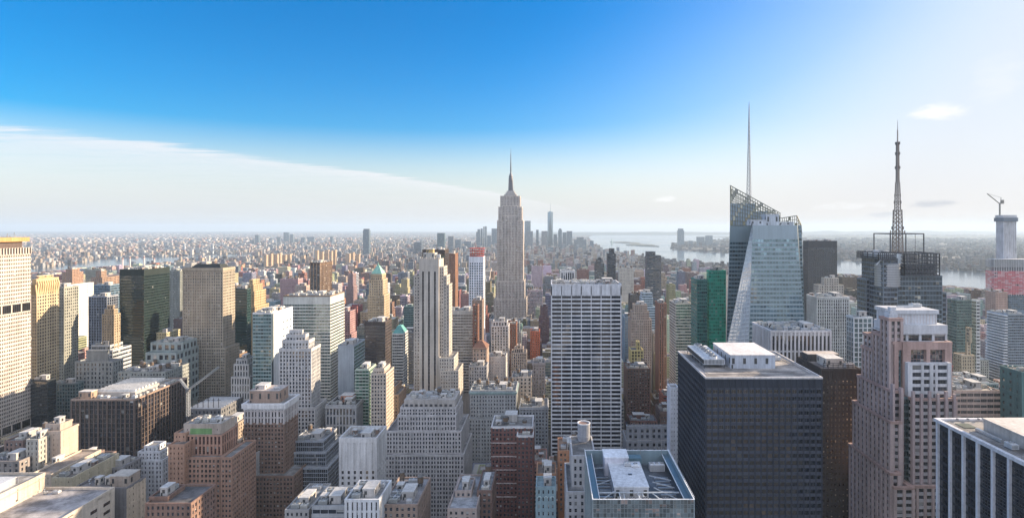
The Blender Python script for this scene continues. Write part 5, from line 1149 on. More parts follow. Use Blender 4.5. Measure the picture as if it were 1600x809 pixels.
hero('brick_building', 'low grey block with roof pipes beside the brown corniced tower', 'office building', (446, 482, 488), 798, 335, 809, punched((.30, .29, .28), bay=3, fl=3.6), L=34, clut=12, tank=.15, roofc=(.36, .37, .38))
# brown tower with white cornice
b = hero('brick_tower', 'brown brick tower with a bright white cornice and square penthouse', 'office building', (382, 444, 459), 640, 450, 800, punched((.225, .15, .115), bay=2.75, fl=3.5, pw=.42, sh=.45, g=glass((.035, .035, .04), .28)), tiers=[(379, 458, 745, -7, 0), (382, 444, 662, 0, 0)], L=24, clut=0, nw=100, ref='the white corniced brown tower', done=False)
xa, xb, ya, yb, z1 = b.tops[-1]; zc = gz(632, 450)
b.block(xa, xb, ya, yb, z1, zc, punched((.48, .44, .42), bay=2.75, fl=5.5, pw=.5, sh=.2, part='upper_wall'), 'NEW', cornice=(2.2, 1.6, wall((.64, .63, .62))), capm=wall((.64, .63, .62)), pout=1.7)
penthouse(b, xa + 2, xb - 6, ya + 4, yb - 4, zc, 10, (.33, .24, .19), (.42, .37, .34)); penthouse(b, xa + 5, xa + 13, ya + 7, yb - 7, zc + 10.4, 3, (.5, .45, .42)); air_handler(b, xb - 10, ya + 9, zc + 10.4, 5, 3, 1.4); b.finish(800, 100)
hero('stone_building', 'narrow pale block with a tall dark well beside the brown corniced tower', 'office building', (371, 384, 388), 722, 430, 790, punched((.42, .41, .40), bay=3, fl=3.6, pw=.7), L=24, clut=2)
hero('office_building', 'row of pale classical fronts with attic columns in shade, right of the long skylit roof', 'office building', (362, 390, 399), 590, 600, 625, piers((.40, .39, .37), bay=3, fl=8, pw=.5, sh=.25), L=30, tiers=[(362, 390, 590, 0, 0), (366, 388, 570, 4, 3), (370, 386, 562, 8, 6)], clut=4)
b = hero('station_roof_building', 'long low building roofed with rows of grey skylight strips and thin masts', 'office building', (292, 345, 368), 640, 560, 665, punched((.16, .16, .165), bay=4, fl=5), L=42, clut=0, done=False, roofc=(.26, .27, .28))
xa, xb, ya, yb, z1 = b.tops[-1]
B = MB()
for i in range(9): v = ya + 2 + i * (yb - ya - 4) / 9; B.prism([(xa + 1, v), (xb - 1, v), (xb - 1, v + 3), (xa + 1, v + 3)], z1, z1 + 1.8, 0, None, True, [(xa + 1, v + 1.2), (xb - 1, v + 1.2), (xb - 1, v + 1.7), (xa + 1, v + 1.7)])
b.part('skylight', B, [wall((.38, .39, .40), .4)]); B = MB()
for i in range(6): u = xa + 4 + i * (xb - xa - 8) / 5; B.beam((u, ya + 3, z1), (u, ya + 3, z1 + 11), .45); B.beam((u - 2, ya + 3, z1 + 9), (u + 2, ya + 3, z1 + 9), .3)
b.part('mast', B, [metal((.06, .06, .065))]); b.finish(665, 0)
hero('brick_building', 'tan roofed brick block lit on its far side, stepping down behind the green panelled penthouse', 'office building', (338, 372, 381), 668, 470, 740, punched((.36, .29, .23), bay=3, fl=3.6), L=30, clut=5, tiers=[(338, 376, 690, -4, 0), (344, 372, 662, 3, 3)])
# brown brick with green panel
b = hero('brick_building', 'pinkish brick setback block with a green panel set in its penthouse wall', 'office building', (264, 344, 374), 716, 400, 809, punched((.33, .205, .15), bay=2.75, fl=3.55, pw=.42, sh=.45, g=glass((.025, .022, .022), .2)), tiers=[(288, 344, 716, 0, 0)], L=26, clut=0, nw=100, ref='the green panelled brick block', done=False, roofc=(.30, .26, .24))
P = lambda px, o=0: gx(px, 400 + o) - b.cx
st = punched((.36, .22, .155), bay=3.0, fl=3.6, pw=.6, sh=.6, g=glass((.03, .02, .02), .1))
b.block(P(264, -4), P(288, -4), -4, 24, 0, gz(696, 396), st, 'NEW', zwin=20, roofc=(.3, .25, .22)); b.block(P(273, 4), P(290, 4), 4, 24, 0, gz(678, 404), st, 'N', zwin=60)
b.block(P(346, -6), P(362, -6), -6, 26, 0, gz(716, 394), punched((.33, .205, .15), bay=2.6, fl=3.55, pw=.45, sh=.5), 'NEW', zwin=20)
pst = piers((.38, .23, .17), bay=2.9, fl=6.5, pw=.45, sh=.2, pd=.5, sd=.2, g=glass((.05, .02, .018), .1))
b.block(P(286, 6), P(346, 6), 6, 26, gz(716, 400), gz(680, 406), pst, 'NEW', roofc=(.38, .37, .35), parapet=.5); z1 = gz(680, 406)
b.block(P(287, 7), P(345, 7), 7.5, 25, z1 + .5, gz(664, 407), style((.40, .34, .29), bay=5, fl=6, pw=.9, sh=.8), 'NW', roofc=(.46, .45, .43), parapet=1)
B = MB(); B.box(P(297, 7), P(331, 7), 7.2, 7.5, gz(678, 407), gz(669, 407)); b.part('green_panel', B, [wall((.16, .30, .12), .6)])
B = MB(); B.box(P(295, 7), P(333, 7), 7.3, 7.5, gz(679.2, 407), gz(667.8, 407)); b.part('panel_frame', B, [wall((.42, .38, .33))])
clutter(b, P(290, 7), P(343, 7), 9, 24, gz(664, 407), 4, 6, 0, pent=False); b.finish(809, 100)
hero('stone_building', 'small white stone block with a round topped dormer storey before the dark gridded building', 'office building', (208, 254, 265), 716, 440, 775, punched((.52, .52, .53), bay=2.9, fl=3.6, pw=.55, sh=.45), L=24, tiers=[(208, 254, 720, 0, 0), (216, 250, 707, 3, 3), (226, 245, 698, 6, 8)], clut=0, nw=70, ref='the small white stone block')
hero('brick_building', 'low brown brick block along the bottom with flat dark roofs', 'brick building', (228, 298, 316), 788, 330, 809, punched((.22, .14, .11), bay=3, fl=3.6), L=24, clut=6, tank=.1, tiers=[(228, 298, 788, 0, 0), (234, 262, 778, 4, 4)], roofc=(.17, .16, .16), nw=40)
# dark gridded block, sunlit side
b = hero('office_building', 'massive dark building gridded by pale piers, far half of its side lit by the sun', 'office building', (112, 210, 292), 625, 520, 735, style((.055, .048, .048), bay=4.2, fl=4.4, pw=.16, sh=.16, pd=.5, sd=.25, g=glass((.013, .013, .018), .03), pier=(.15, .11, .09), span=(.075, .06, .055), every=2, big=1.7), L=75, clut=0, nw=100, ref='the dark gridded building', done=False, capm=wall((.30, .22, .175)), roofc=(.40, .36, .33))
xa, xb, ya, yb, z1 = b.tops[-1]
B = MB(); B.box(xa + 10, xb - 8, 12, 60, z1, z1 + 4, 0); 
for i in range(10): v = 14 + i * 4.5; B.prism([(xa + 12, v), (xb - 10, v), (xb - 10, v + 3), (xa + 12, v + 3)], z1 + 4, z1 + 6, 1, None, True, [(xa + 12, v + 1), (xb - 10, v + 1), (xb - 10, v + 2), (xa + 12, v + 2)])
b.part('plant_roof', B, [wall((.42, .38, .34)), wall((.58, .55, .50), .5)]); penthouse(b, xa + 4, xa + 16, 3, 10, z1, 7, (.36, .25, .18)); clutter(b, xb - 8, xb - 1, 3, 70, z1, 3, 8, 0, pent=False); clutter(b, xa + 18, xb - 9, 1, 11, z1, 5, 5, 0, pent=False); b.finish(735, 100)
def crane(label, px, py0, py1, D, tips, c):
    """a lattice boom crane: mast, jib and tie bars"""
    x = gx(px, D); z0, z1 = gz(py0, D), gz(py1, D)
    r = empty('tower_crane', (x, D, z0), label, 'crane'); H = z1 - z0; m = metal(c, .5, .3)
    def lat(p, q, w_, n, name):
        B = MB(); p, q = Vector(p), Vector(q); dd = (q - p).normalized(); s1 = dd.cross(Vector((0, 1, 0))).normalized() * w_ / 2; s2 = dd.cross(s1).normalized() * w_ / 2
        cs = [s1 + s2, -s1 + s2, -s1 - s2, s1 - s2]
        for i in range(4):
            B.beam(tuple(p + cs[i]), tuple(q + cs[i]), .34)
            for k in range(n):
                a, c_ = p.lerp(q, k / n), p.lerp(q, (k + 1) / n); B.beam(tuple(a + cs[i]), tuple(c_ + cs[(i + 1) % 4]), .24)
        B.build(name, [m], r)
    lat((0, 0, 0), (0, 0, H), 2.4, 9, 'mast')
    for tx, ty in tips:
        lat((0, 0, H), (gx(tx, D) - x, 0, gz(ty, D) - z0), 1.5, 14, 'jib')
    B = MB(); B.box(-1.6, 1.6, -1.6, 1.6, H - 1.5, H + 1.2, bottom=True); B.build('cab', [metal((.30, .30, .30))], r)
crane('yellow construction crane with a flat boom behind the dark gridded roof', 250, 612, 592, 610, [(198, 577), (262, 589)], (.58, .48, .20))
crane('grey lattice crane with raised boom beside the long skylit roof', 294, 650, 609, 545, [(342, 573), (281, 592)], (.42, .44, .45))
# ---------------------------------------------------------------- left bottom corner
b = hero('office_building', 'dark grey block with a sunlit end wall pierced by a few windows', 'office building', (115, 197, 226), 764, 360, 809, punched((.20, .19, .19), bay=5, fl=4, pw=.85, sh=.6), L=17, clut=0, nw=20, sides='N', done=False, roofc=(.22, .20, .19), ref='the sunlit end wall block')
xa, xb, ya, yb, z1 = b.tops[-1]
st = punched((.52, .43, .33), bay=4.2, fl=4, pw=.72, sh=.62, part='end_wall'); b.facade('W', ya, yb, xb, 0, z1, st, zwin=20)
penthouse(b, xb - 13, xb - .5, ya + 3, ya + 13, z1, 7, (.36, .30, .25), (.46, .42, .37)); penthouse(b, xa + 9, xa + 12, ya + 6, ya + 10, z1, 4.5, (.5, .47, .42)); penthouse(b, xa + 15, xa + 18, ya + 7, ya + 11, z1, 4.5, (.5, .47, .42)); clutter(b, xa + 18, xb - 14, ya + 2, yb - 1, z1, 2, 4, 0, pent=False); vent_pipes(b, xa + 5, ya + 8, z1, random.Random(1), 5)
b.finish(809, 20)
def corner_block():
    """sandstone block with two roof levels; its sunlit long side faces the camera's right"""
    y0, y1 = 285, 350; xW = gx(178, y1); zr = gz(764, y1); xM = gx(70, y1); zu = gz(741, y1); cx = xW - 30
    b = Bld('stone_building', 'pale sandstone building with a bare lower roof and taller wing, glowing in low sun', 'office building', cx, y0, ref='the sandstone corner building')
    c = (.52, .45, .37); st = punched(c, bay=11, fl=5.2, pw=.42, sh=.6, pd=.3, sd=.27, g=glass((.03, .025, .025), .04)); L = y1 - y0
    b.block(xM - cx, xW - cx, 0, L, 0, zr, st, 'NW', zwin=30, top=3.5, parapet=1.6, roofc=(.46, .43, .42), pout=.3)
    st2 = style(c, bay=22, fl=12, pw=.9, sh=.85, pd=.15, sd=.12)
    b.block(xM - cx - 70, xM - cx, 0, L, 0, zu, st2, 'N', zwin=60, parapet=1.4, roofc=(.48, .45, .42))
    B = MB(); x = xM - cx
    for v in (12, 30, 46): B.box(x, x + .25, v, v + 1.3, zr, zr + 2.6)
    b.part('door', B, [wall((.10, .08, .07))])
    B = MB()
    for i in range(5): B.box(x, x + .3, 5 + i * 14, 5.5 + i * 14, zr, zu - .6)
    B.box(x, x + .35, 0, L, zu - 2.2, zu - 1.6, bottom=True); b.part('wall_trim', B, [wall((.46, .38, .30))])
    vent_pipes(b, x + 6, L - 6, zr, random.Random(2), 5); air_handler(b, x + 12, L - 5, zr, 4, 2.4, 1.2)
    B = MB(); B.box(x - 40, x - 6, 14, 52, zu, zu + 4, 0); B.box(x - 41, x - 5.5, 13.5, 52.5, zu + 4, zu + 4.4, 1, bottom=True); b.part('penthouse', B, [wall((.36, .40, .43)), wall((.50, .52, .54))])
    B = MB()
    for i in range(14): B.beam((x - 40 + i * 2.6, 54, zu), (x - 40 + i * 2.6, 54, zu + 4), .18); 
    B.beam((x - 40, 54, zu + 4), (x - 6, 54, zu + 4), .22); B.beam((x - 40, 54, zu + 2), (x - 6, 54, zu + 2), .15); b.part('rail', B, [metal((.5, .54, .58))])
    clutter(b, x - 34, x - 1, 2, 13, zu, 9, 4, 0, pent=False); b.finish(809, 30)
corner_block()
b = hero('stone_building', 'sunlit sandstone terrace houses with rooftop sheds just past the sandstone corner building', 'office building', (48, 78, 108), 738, 400, 765, punched((.50, .42, .33), bay=4, fl=4, pw=.7, sh=.6), L=44, clut=10, tank=.1, roofc=(.36, .30, .25), tiers=[(48, 80, 742, 0, 0), (70, 86, 728, 18, 10)])
hero('office_building', 'long low wing with a yellow lit parapet next to the sandstone terraces', 'office building', (82, 112, 140), 748, 385, 765, punched((.48, .42, .30), bay=4, fl=4, pw=.75, sh=.65), L=42, clut=8, tank=.1, roofc=(.24, .21, .19))
hero('brick_building', 'brown flat roofed block below the dark gridded building', 'brick building', (120, 150, 158), 722, 440, 745, punched((.22, .16, .14), bay=3, fl=4), L=20, clut=4, tank=.1, tiers=[(120, 150, 722, 0, 0), (126, 142, 714, 3, 4)])
hero('brick_building', 'grey low shed roofs between the dark gridded building and the sunlit end wall', 'office building', (155, 190, 196), 732, 420, 748, punched((.26, .25, .25), bay=3, fl=4), L=20, clut=5, tank=0, roofc=(.33, .33, .35))
hero('brick_building', 'brown plastered building with a blank pink side wall and a few windows', 'brick building', (66, 95, 118), 675, 430, 725, punched((.42, .34, .28), bay=4, fl=4, pw=.72, sh=.62), L=16, clut=6, tank=.2, tiers=[(66, 95, 675, 0, 0), (72, 94, 664, 3, 2)], nw=20, sides='N', ref='the blank pink walled building')
hero('stone_building', 'old stone building with a weathered green front panel left of the blank pink walled building', 'office building', (42, 60, 65), 688, 420, 730, punched((.38, .36, .32), bay=3.4, fl=4, pw=.6), L=24, clut=6, tank=.1, nw=20)
hero('brick_building', 'dark brick block with a rounded brown stair head under the precast tower', 'brick building', (8, 36, 44), 690, 430, 735, punched((.20, .14, .12), bay=3.4, fl=4), L=30, clut=5, tank=.2)
hero('office_building', 'low dark roof with cramped vents at the corner under the precast tower', 'office building', (-30, 30, 48), 722, 410, 742, punched((.26, .23, .21), bay=4, fl=4), L=22, clut=10, tank=.1, roofc=(.20, .19, .20))
# ================================================================ far landmarks
def far(name, label, cat, l, r, top, D, c, kind='curtain', L=None, steps=None, group=None, cell=(6, 7)):
    """a distant building: one mesh, stepped where the photo shows steps"""
    x0, x1 = gx(l, D), gx(r, D); cx = (x0 + x1) / 2; L = L or (x1 - x0); B = MB()
    B.box(x0 - cx, x1 - cx, 0, L, 0, gz(top, D), 0, cell=cell, c=c, mt=1, ct=(.25, .25, .25))
    for (sl, sr, st_) in steps or []:
        B.box(gx(sl, D) - cx, gx(sr, D) - cx, L * .15, L * .85, gz(top, D), gz(st_, D), 0, cell=cell, c=c, mt=1, ct=(.25, .25, .25))
    o = B.build(name, [facade_mat(kind), attr_mat()]); o.location = (cx, D, 0); tag(o, label, cat, group)
    HEROES.append(([(x0, x1, D, D + L, gz(top, D))], 395, None, o)); return o
# the tall tapering tower
def tapered():
    D = 6300; cx = gx(859.8, D); B = MB(); h = 31; q = [(-h, 0), (h, 0), (h, 2 * h), (-h, 2 * h)]
    z0, z1 = 55, gz(331, D)
    B.prism(q, 0, z0, 0); k = 31 * .72; t = [(0, h - k * 1.38), (k * 1.38, h), (0, h + k * 1.38), (-k * 1.38, h)]
    for i in range(4):
        a, c = q[i], q[(i + 1) % 4]; p = t[i]; p2 = t[(i + 1) % 4]
        B.face([(a[0], a[1], z0), (c[0], c[1], z0), (p[0], p[1], z1)], i % 2); B.face([(c[0], c[1], z0), (p2[0], p2[1], z1), (p[0], p[1], z1)], (i + 1) % 2)
    B.face([(p[0], p[1], z1) for p in t], 0)
    B.cyl(0, h, 14, z1, z1 + 8, 12, m=0); B.cyl(0, h, 2.6, z1 + 8, gz(317, D), 6, r2=.8, m=0)
    o = B.build('glass_tower', [glass((.28, .36, .42), 0, .6), glass((.20, .28, .34), 0, .6)]); o.location = (cx, D, 0)
    tag(o, 'tallest far tower of the distant harbour cluster, tapering glass with a needle', 'skyscraper')
tapered()
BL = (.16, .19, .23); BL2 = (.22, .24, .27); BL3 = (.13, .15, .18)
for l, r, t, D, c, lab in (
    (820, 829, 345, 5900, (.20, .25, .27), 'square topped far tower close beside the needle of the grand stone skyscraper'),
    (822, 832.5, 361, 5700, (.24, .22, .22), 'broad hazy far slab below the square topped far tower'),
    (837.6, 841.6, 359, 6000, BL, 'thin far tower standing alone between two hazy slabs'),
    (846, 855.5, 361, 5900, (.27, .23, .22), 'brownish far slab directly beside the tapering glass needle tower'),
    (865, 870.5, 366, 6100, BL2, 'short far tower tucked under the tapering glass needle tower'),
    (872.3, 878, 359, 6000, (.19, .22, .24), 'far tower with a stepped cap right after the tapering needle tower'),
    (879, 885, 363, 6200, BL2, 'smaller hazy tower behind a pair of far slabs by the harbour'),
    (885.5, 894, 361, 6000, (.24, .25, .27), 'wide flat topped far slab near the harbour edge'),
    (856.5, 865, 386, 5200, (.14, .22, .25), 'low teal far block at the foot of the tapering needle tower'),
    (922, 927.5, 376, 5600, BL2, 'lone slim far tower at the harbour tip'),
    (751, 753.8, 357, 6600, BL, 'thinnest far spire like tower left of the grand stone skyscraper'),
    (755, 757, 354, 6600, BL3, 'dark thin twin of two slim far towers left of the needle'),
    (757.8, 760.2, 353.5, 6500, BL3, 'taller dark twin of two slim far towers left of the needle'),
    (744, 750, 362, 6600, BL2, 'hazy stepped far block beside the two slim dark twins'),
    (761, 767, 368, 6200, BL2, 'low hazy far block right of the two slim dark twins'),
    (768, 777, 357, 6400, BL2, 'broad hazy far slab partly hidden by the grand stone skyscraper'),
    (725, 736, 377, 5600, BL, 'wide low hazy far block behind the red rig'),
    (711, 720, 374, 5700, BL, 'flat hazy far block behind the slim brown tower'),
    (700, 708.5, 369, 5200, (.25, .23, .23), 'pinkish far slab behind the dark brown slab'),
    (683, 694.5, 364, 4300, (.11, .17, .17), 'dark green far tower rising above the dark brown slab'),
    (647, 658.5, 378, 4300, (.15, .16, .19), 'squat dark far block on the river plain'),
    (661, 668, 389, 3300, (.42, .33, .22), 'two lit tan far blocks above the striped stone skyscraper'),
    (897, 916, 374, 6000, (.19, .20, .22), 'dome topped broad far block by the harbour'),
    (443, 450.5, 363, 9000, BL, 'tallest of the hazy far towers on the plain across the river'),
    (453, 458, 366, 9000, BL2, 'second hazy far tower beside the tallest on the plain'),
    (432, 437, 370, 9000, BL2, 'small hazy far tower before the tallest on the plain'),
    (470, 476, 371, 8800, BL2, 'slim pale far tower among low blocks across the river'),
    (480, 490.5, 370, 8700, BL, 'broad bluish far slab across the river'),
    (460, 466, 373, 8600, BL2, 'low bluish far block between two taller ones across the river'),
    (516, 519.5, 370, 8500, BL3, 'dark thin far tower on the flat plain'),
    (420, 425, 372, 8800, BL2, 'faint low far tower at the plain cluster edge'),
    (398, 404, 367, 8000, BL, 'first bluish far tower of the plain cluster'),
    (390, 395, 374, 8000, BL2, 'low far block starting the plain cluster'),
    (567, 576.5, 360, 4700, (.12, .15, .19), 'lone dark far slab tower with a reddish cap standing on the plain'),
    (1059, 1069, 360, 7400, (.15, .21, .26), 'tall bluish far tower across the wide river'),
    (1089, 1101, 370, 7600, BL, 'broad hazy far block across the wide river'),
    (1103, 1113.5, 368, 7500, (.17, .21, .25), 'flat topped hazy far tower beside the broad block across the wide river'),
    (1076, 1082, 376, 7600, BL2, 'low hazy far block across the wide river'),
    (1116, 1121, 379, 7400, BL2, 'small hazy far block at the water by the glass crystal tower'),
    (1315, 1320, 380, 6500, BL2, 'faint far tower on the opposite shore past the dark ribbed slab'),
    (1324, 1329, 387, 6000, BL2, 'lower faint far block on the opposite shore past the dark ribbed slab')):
    steps = {897: [(901, 912, 370.5)], 872.3: [(873.5, 877, 357)], 1059: [(1060, 1068, 357)], 567: [(567.5, 576, 357.5)], 744: [(746, 750, 358)]}.get(l)
    far('distant_tower', lab, 'skyscraper', l, r, t, D, c, steps=steps, L=40)
# pale smokestacks by the narrow river
for px, t in ((191.5, 403), (203, 402), (225, 401), (241, 403)):
    D = 2950; B = MB(); B.cyl(0, 0, 5.0, 0, gz(t, D), 10, r2=3.6); B.cyl(0, 0, 3.9, gz(t, D) - 6, gz(t, D) + 1, 10, m=1)
    o = B.build('smokestack', [wall((.55, .48, .46)), wall((.30, .16, .14))]); o.location = (gx(px, D), D, 0)
    tag(o, 'slender pale chimney of the power station by the narrow river', 'smokestack', 'power station chimneys by the river')
# suspension bridge over the narrow river
def bridge():
    D = 5300; r = empty('suspension_bridge', (gx(300, D), D, 0), 'long low suspension bridge crossing the narrow river far away', 'bridge'); x0 = gx(300, D)
    xs = [gx(px, D) - x0 for px in (250, 288, 332, 372)]
    for x in xs[1:3]:
        B = MB(); B.box(x - 8, x - 4, -8, 8, 0, 100); B.box(x + 4, x + 8, -8, 8, 0, 100); B.box(x - 4, x + 4, -7, 7, 84, 92, bottom=True); B.box(x - 4, x + 4, -7, 7, 44, 50, bottom=True); B.build('bridge_tower', [metal((.42, .46, .50), .6, .2)], r)
    B = MB(); B.box(xs[0], xs[3], -9, 9, 40, 47, bottom=True); B.build('deck', [wall((.30, .30, .32))], r)
    B = MB(); pts = [(xs[0], 47), (xs[1], 98)] + [(xs[1] + (xs[2] - xs[1]) * i / 12, 52 + 46 * (2 * i / 12 - 1) ** 2) for i in range(1, 12)] + [(xs[2], 98), (xs[3], 47)]
    for y in (-8, 8):
        for a, c in zip(pts, pts[1:]): B.beam((a[0], y, a[1]), (c[0], y, c[1]), 2.4)
        for a in pts: B.beam((a[0], y, 46), (a[0], y, a[1]), 1)
    B.build('cable', [metal((.40, .42, .45), .6, .2)], r)
bridge()
# ================================================================ ground, water, far hills
def sheet(name, pts, z, m):
    B = MB(); B.face([(x, y, z) for x, y in pts]); return tag(B.build(name, [m]), kind='structure')
def ground_mat():
    m, n, b = newmat('urban_ground'); o = n.new('ShaderNodeTexCoord').outputs['Object']
    a = n.noise(o, .0012, 6, .65); c = n.noise(o, .012, 4, .7); e = n.noise(o, .06, 3, .6)
    col = n.mix(n.ss(a, .4, .65), (.055, .056, .058, 1), (.085, .075, .06, 1)); col = n.mix(n.ss(c, .55, .68), col, (.22, .19, .16, 1)); col = n.mix(n.ss(e, .58, .66), col, (.045, .055, .04, 1))
    n.put(b.inputs['Base Color'], col); b.inputs['Roughness'].default_value = .9; return m
def water_mat():
    m, n, b = newmat('river_water'); o = n.new('ShaderNodeTexCoord').outputs['Object']
    b.inputs['Base Color'].default_value = (.05, .075, .10, 1); b.inputs['IOR'].default_value = 1.33; b.inputs['Roughness'].default_value = .22
    bp = n.new('ShaderNodeBump'); bp.inputs['Strength'].default_value = .12; bp.inputs['Distance'].default_value = 1.2
    n.put(bp.inputs['Height'], n.m('ADD', n.noise(o, .04, 4, .6), n.m('MULTIPLY', n.noise(o, .004, 3), 4))); n.put(b.inputs['Normal'], bp.outputs[0])
    n.put(b.inputs['Roughness'], n.m('ADD', .05, n.m('MULTIPLY', n.noise(o, .0015, 4, .6), .16))); return m
RG = 38000
sheet('ground', [(RG * 1.15 * cos(a * pi / 24), RG * sin(a * pi / 24)) for a in range(48)], 0, ground_mat())
def ray(px, py): D = EYE * F / (py - PY); return ((px - PX) * D / F, D)
WT = water_mat()
RIVER = [ray(*p) for p in ((-120, 440), (60, 430), (100, 425), (145, 419), (200, 417), (260, 413), (300, 407), (360, 401), (400, 399), (400, 397), (345, 398), (290, 400.5), (220, 402.5), (150, 406), (110, 414), (50, 420), (-120, 428))]
BAY = [ray(*p) for p in ((926, 366.6), (918, 372), (926, 381), (945, 391), (1000, 400), (1040, 408), (1100, 413), (1150, 418), (1250, 425), (1320, 434), (1420, 444), (1500, 453), (1560, 462), (1700, 476), (1700, 440), (1560, 427), (1500, 423), (1420, 417), (1330, 408), (1250, 402), (1180, 398), (1130, 394.5), (1075, 392.5), (1050, 389), (1050, 381), (1100, 377), (1180, 372), (1180, 368), (1060, 365.8))]
sheet('river', RIVER, .4, WT); sheet('bay', BAY, .4, WT)
for nm, pts in (('island', ((953, 378.5), (985, 380.5), (1000, 380), (975, 377.8))), ('island', ((978, 383), (1005, 384.5), (1030, 385.5), (1018, 382.5), (995, 381.5)))):
    B = MB(); q = [ray(*p) for p in pts]; mx = sum(p[0] for p in q) / len(q); my = sum(p[1] for p in q) / len(q); B.prism([(x - mx, y - my) for x, y in q], 0, 8, 0); o = B.build(nm, [wall((.10, .11, .09))]); o.location = (mx, my, 0); tag(o, kind='structure')
def monument():
    D = 9000; B = MB(); B.cyl(0, 0, 20, 6, 24, 4); B.cyl(0, 0, 9, 24, 52, 4, r2=7); B.cyl(0, 0, 5, 52, 80, 8, r2=3.5); B.beam((3, 0, 76), (7, 0, 95), 2.4); B.cyl(0, 0, 3, 80, 87, 8, r2=2)
    o = B.build('statue', [wall((.20, .30, .27))]); o.location = (gx(956, D), D, 0); tag(o, 'tiny green harbour statue on a pedestal islet far out in the bay', 'statue')
monument()
hm = wall((.07, .085, .075))
for k, (x0, x1, D, h, n) in enumerate(((780, 1300, 21000, 95, 40), (1200, 1750, 24000, 150, 40), (-150, 620, 30000, 60, 40), (1130, 1700, 14000, 55, 40))):
    B = MB(); rng = random.Random(k); pr = []; hh = 0
    for i in range(n + 1):
        hh = .75 * hh + rng.uniform(-.3, .3); e = min(1, i / 6, (n - i) / 6); pr.append((gx(x0 + (x1 - x0) * i / n, D), max(4, h * (.75 + .5 * hh) * e)))
    for (xa, ha), (xb, hb) in zip(pr, pr[1:]):
        B.face([(xa, D - 1800, 0), (xb, D - 1800, 0), (xb, D, hb), (xa, D, ha)]); B.face([(xa, D, ha), (xb, D, hb), (xb, D + 2200, 0), (xa, D + 2200, 0)])
    tag(B.build('hills', [hm]), kind='structure')

# ================================================================ the rest of the city
PAL = [('tan', (.40, .32, .24)), ('beige', (.44, .39, .32)), ('grey', (.33, .33, .335)), ('brown brick', (.22, .145, .11)), ('red brick', (.27, .12, .085)), ('pale grey', (.44, .44, .43)), ('white', (.58, .57, .55)), ('sandy', (.42, .35, .26)), ('dark brown', (.12, .085, .07)), ('slate', (.17, .19, .22)), ('blue grey', (.24, .28, .32)), ('pinkish', (.40, .30, .26))]
ROOFS = [(.16, .16, .165), (.26, .255, .25), (.36, .35, .34), (.45, .44, .42), (.30, .26, .22), (.22, .235, .25)]
def inside(x, y, poly):
    r = False; j = len(poly) - 1
    for i in range(len(poly)):
        if (poly[i][1] > y) != (poly[j][1] > y) and x < (poly[j][0] - poly[i][0]) * (y - poly[i][1]) / (poly[j][1] - poly[i][1]) + poly[i][0]: r = not r
        j = i
    return r
ALLB = [q for bs, vb, rf, rt in HEROES for q in bs]
HPX = [(min(scr(q[0], q[2], 0)[0] for q in bs), max(max(scr(q[1], q[2], 0)[0], scr(q[1], q[3], 0)[0]) for q in bs), min(q[2] for q in bs), vb) for bs, vb, rf, rt in HEROES]
def wet(l, r, D, v0, v1, n=6):
    for k in range(n):
        a, c = l + (r - l) * k / n, l + (r - l) * (k + 1) / n; HPX.append((a, c, D, v0 + (v1 - v0) * (k + .5) / n))
wet(55, 110, 3350, 427, 421); wet(110, 300, 3500, 420, 408); wet(925, 960, 5500, 383, 394); wet(960, 1135, 4700, 396, 409); wet(1300, 1345, 3000, 427, 430); wet(1470, 1545, 2800, 446, 452)
rng = random.Random(21)
fill = []
def try_lot(x0, x1, y0, y1, h):
    if scr(x1, y0, 0)[0] < -40 and scr(x1, y1, 0)[0] < -40: return
    if scr(x0, y0, 0)[0] > 1640 and scr(x0, y1, 0)[0] > 1640: return
    cx, cy_ = (x0 + x1) / 2, (y0 + y1) / 2
    if inside(cx, cy_, RIVER) or inside(cx, cy_, BAY): return
    for q in ALLB:
        if x0 < q[1] + 2.5 and x1 > q[0] - 2.5 and y0 < q[3] + 2.5 and y1 > q[2] - 2.5: return
    a = min(scr(x0, y0, 0)[0], scr(x0, y1, 0)[0]); c = max(scr(x1, y0, 0)[0], scr(x1, y1, 0)[0])
    zm = 1e9
    for l, r, D, vb in HPX:
        if D > y0 and l < c - .5 and r > a + .5: zm = min(zm, EYE - (vb - 2 - PY) * y1 / F)
    h = min(h, zm * (.94 if zm > 20 else 1))
    if h < 9: return
    if scr(cx, y1, h)[1] > 815: return
    fill.append([x0, x1, y0, y1, h])
y = 332
while y < 3000:
    near = y < 1300
    for r_ in range(2):
        ya = y + r_ * 31; yb = ya + rng.uniform(24, 29)
        x = -1.15 * y - 60 + rng.uniform(0, 20); xe = 1.0 * y + 60
        while x < xe:
            wd = rng.uniform(13, 36) if near else rng.uniform(18, 46)
            if ((x + 130) % 260) < 26: x += 26; continue
            k = rng.random()
            if near: h = rng.lognormvariate(math.log(46), .35) if k > .12 else rng.uniform(75, 125)
            elif y < 2000: h = rng.lognormvariate(math.log(36), .45) if k > .09 else rng.uniform(60, 110)
            else: h = rng.lognormvariate(math.log(24), .4) if k > .07 else rng.uniform(45, 80)
            try_lot(x, x + wd - rng.choice((.4, .4, 1.5, 4)), ya, yb, h); x += wd
    y += 80
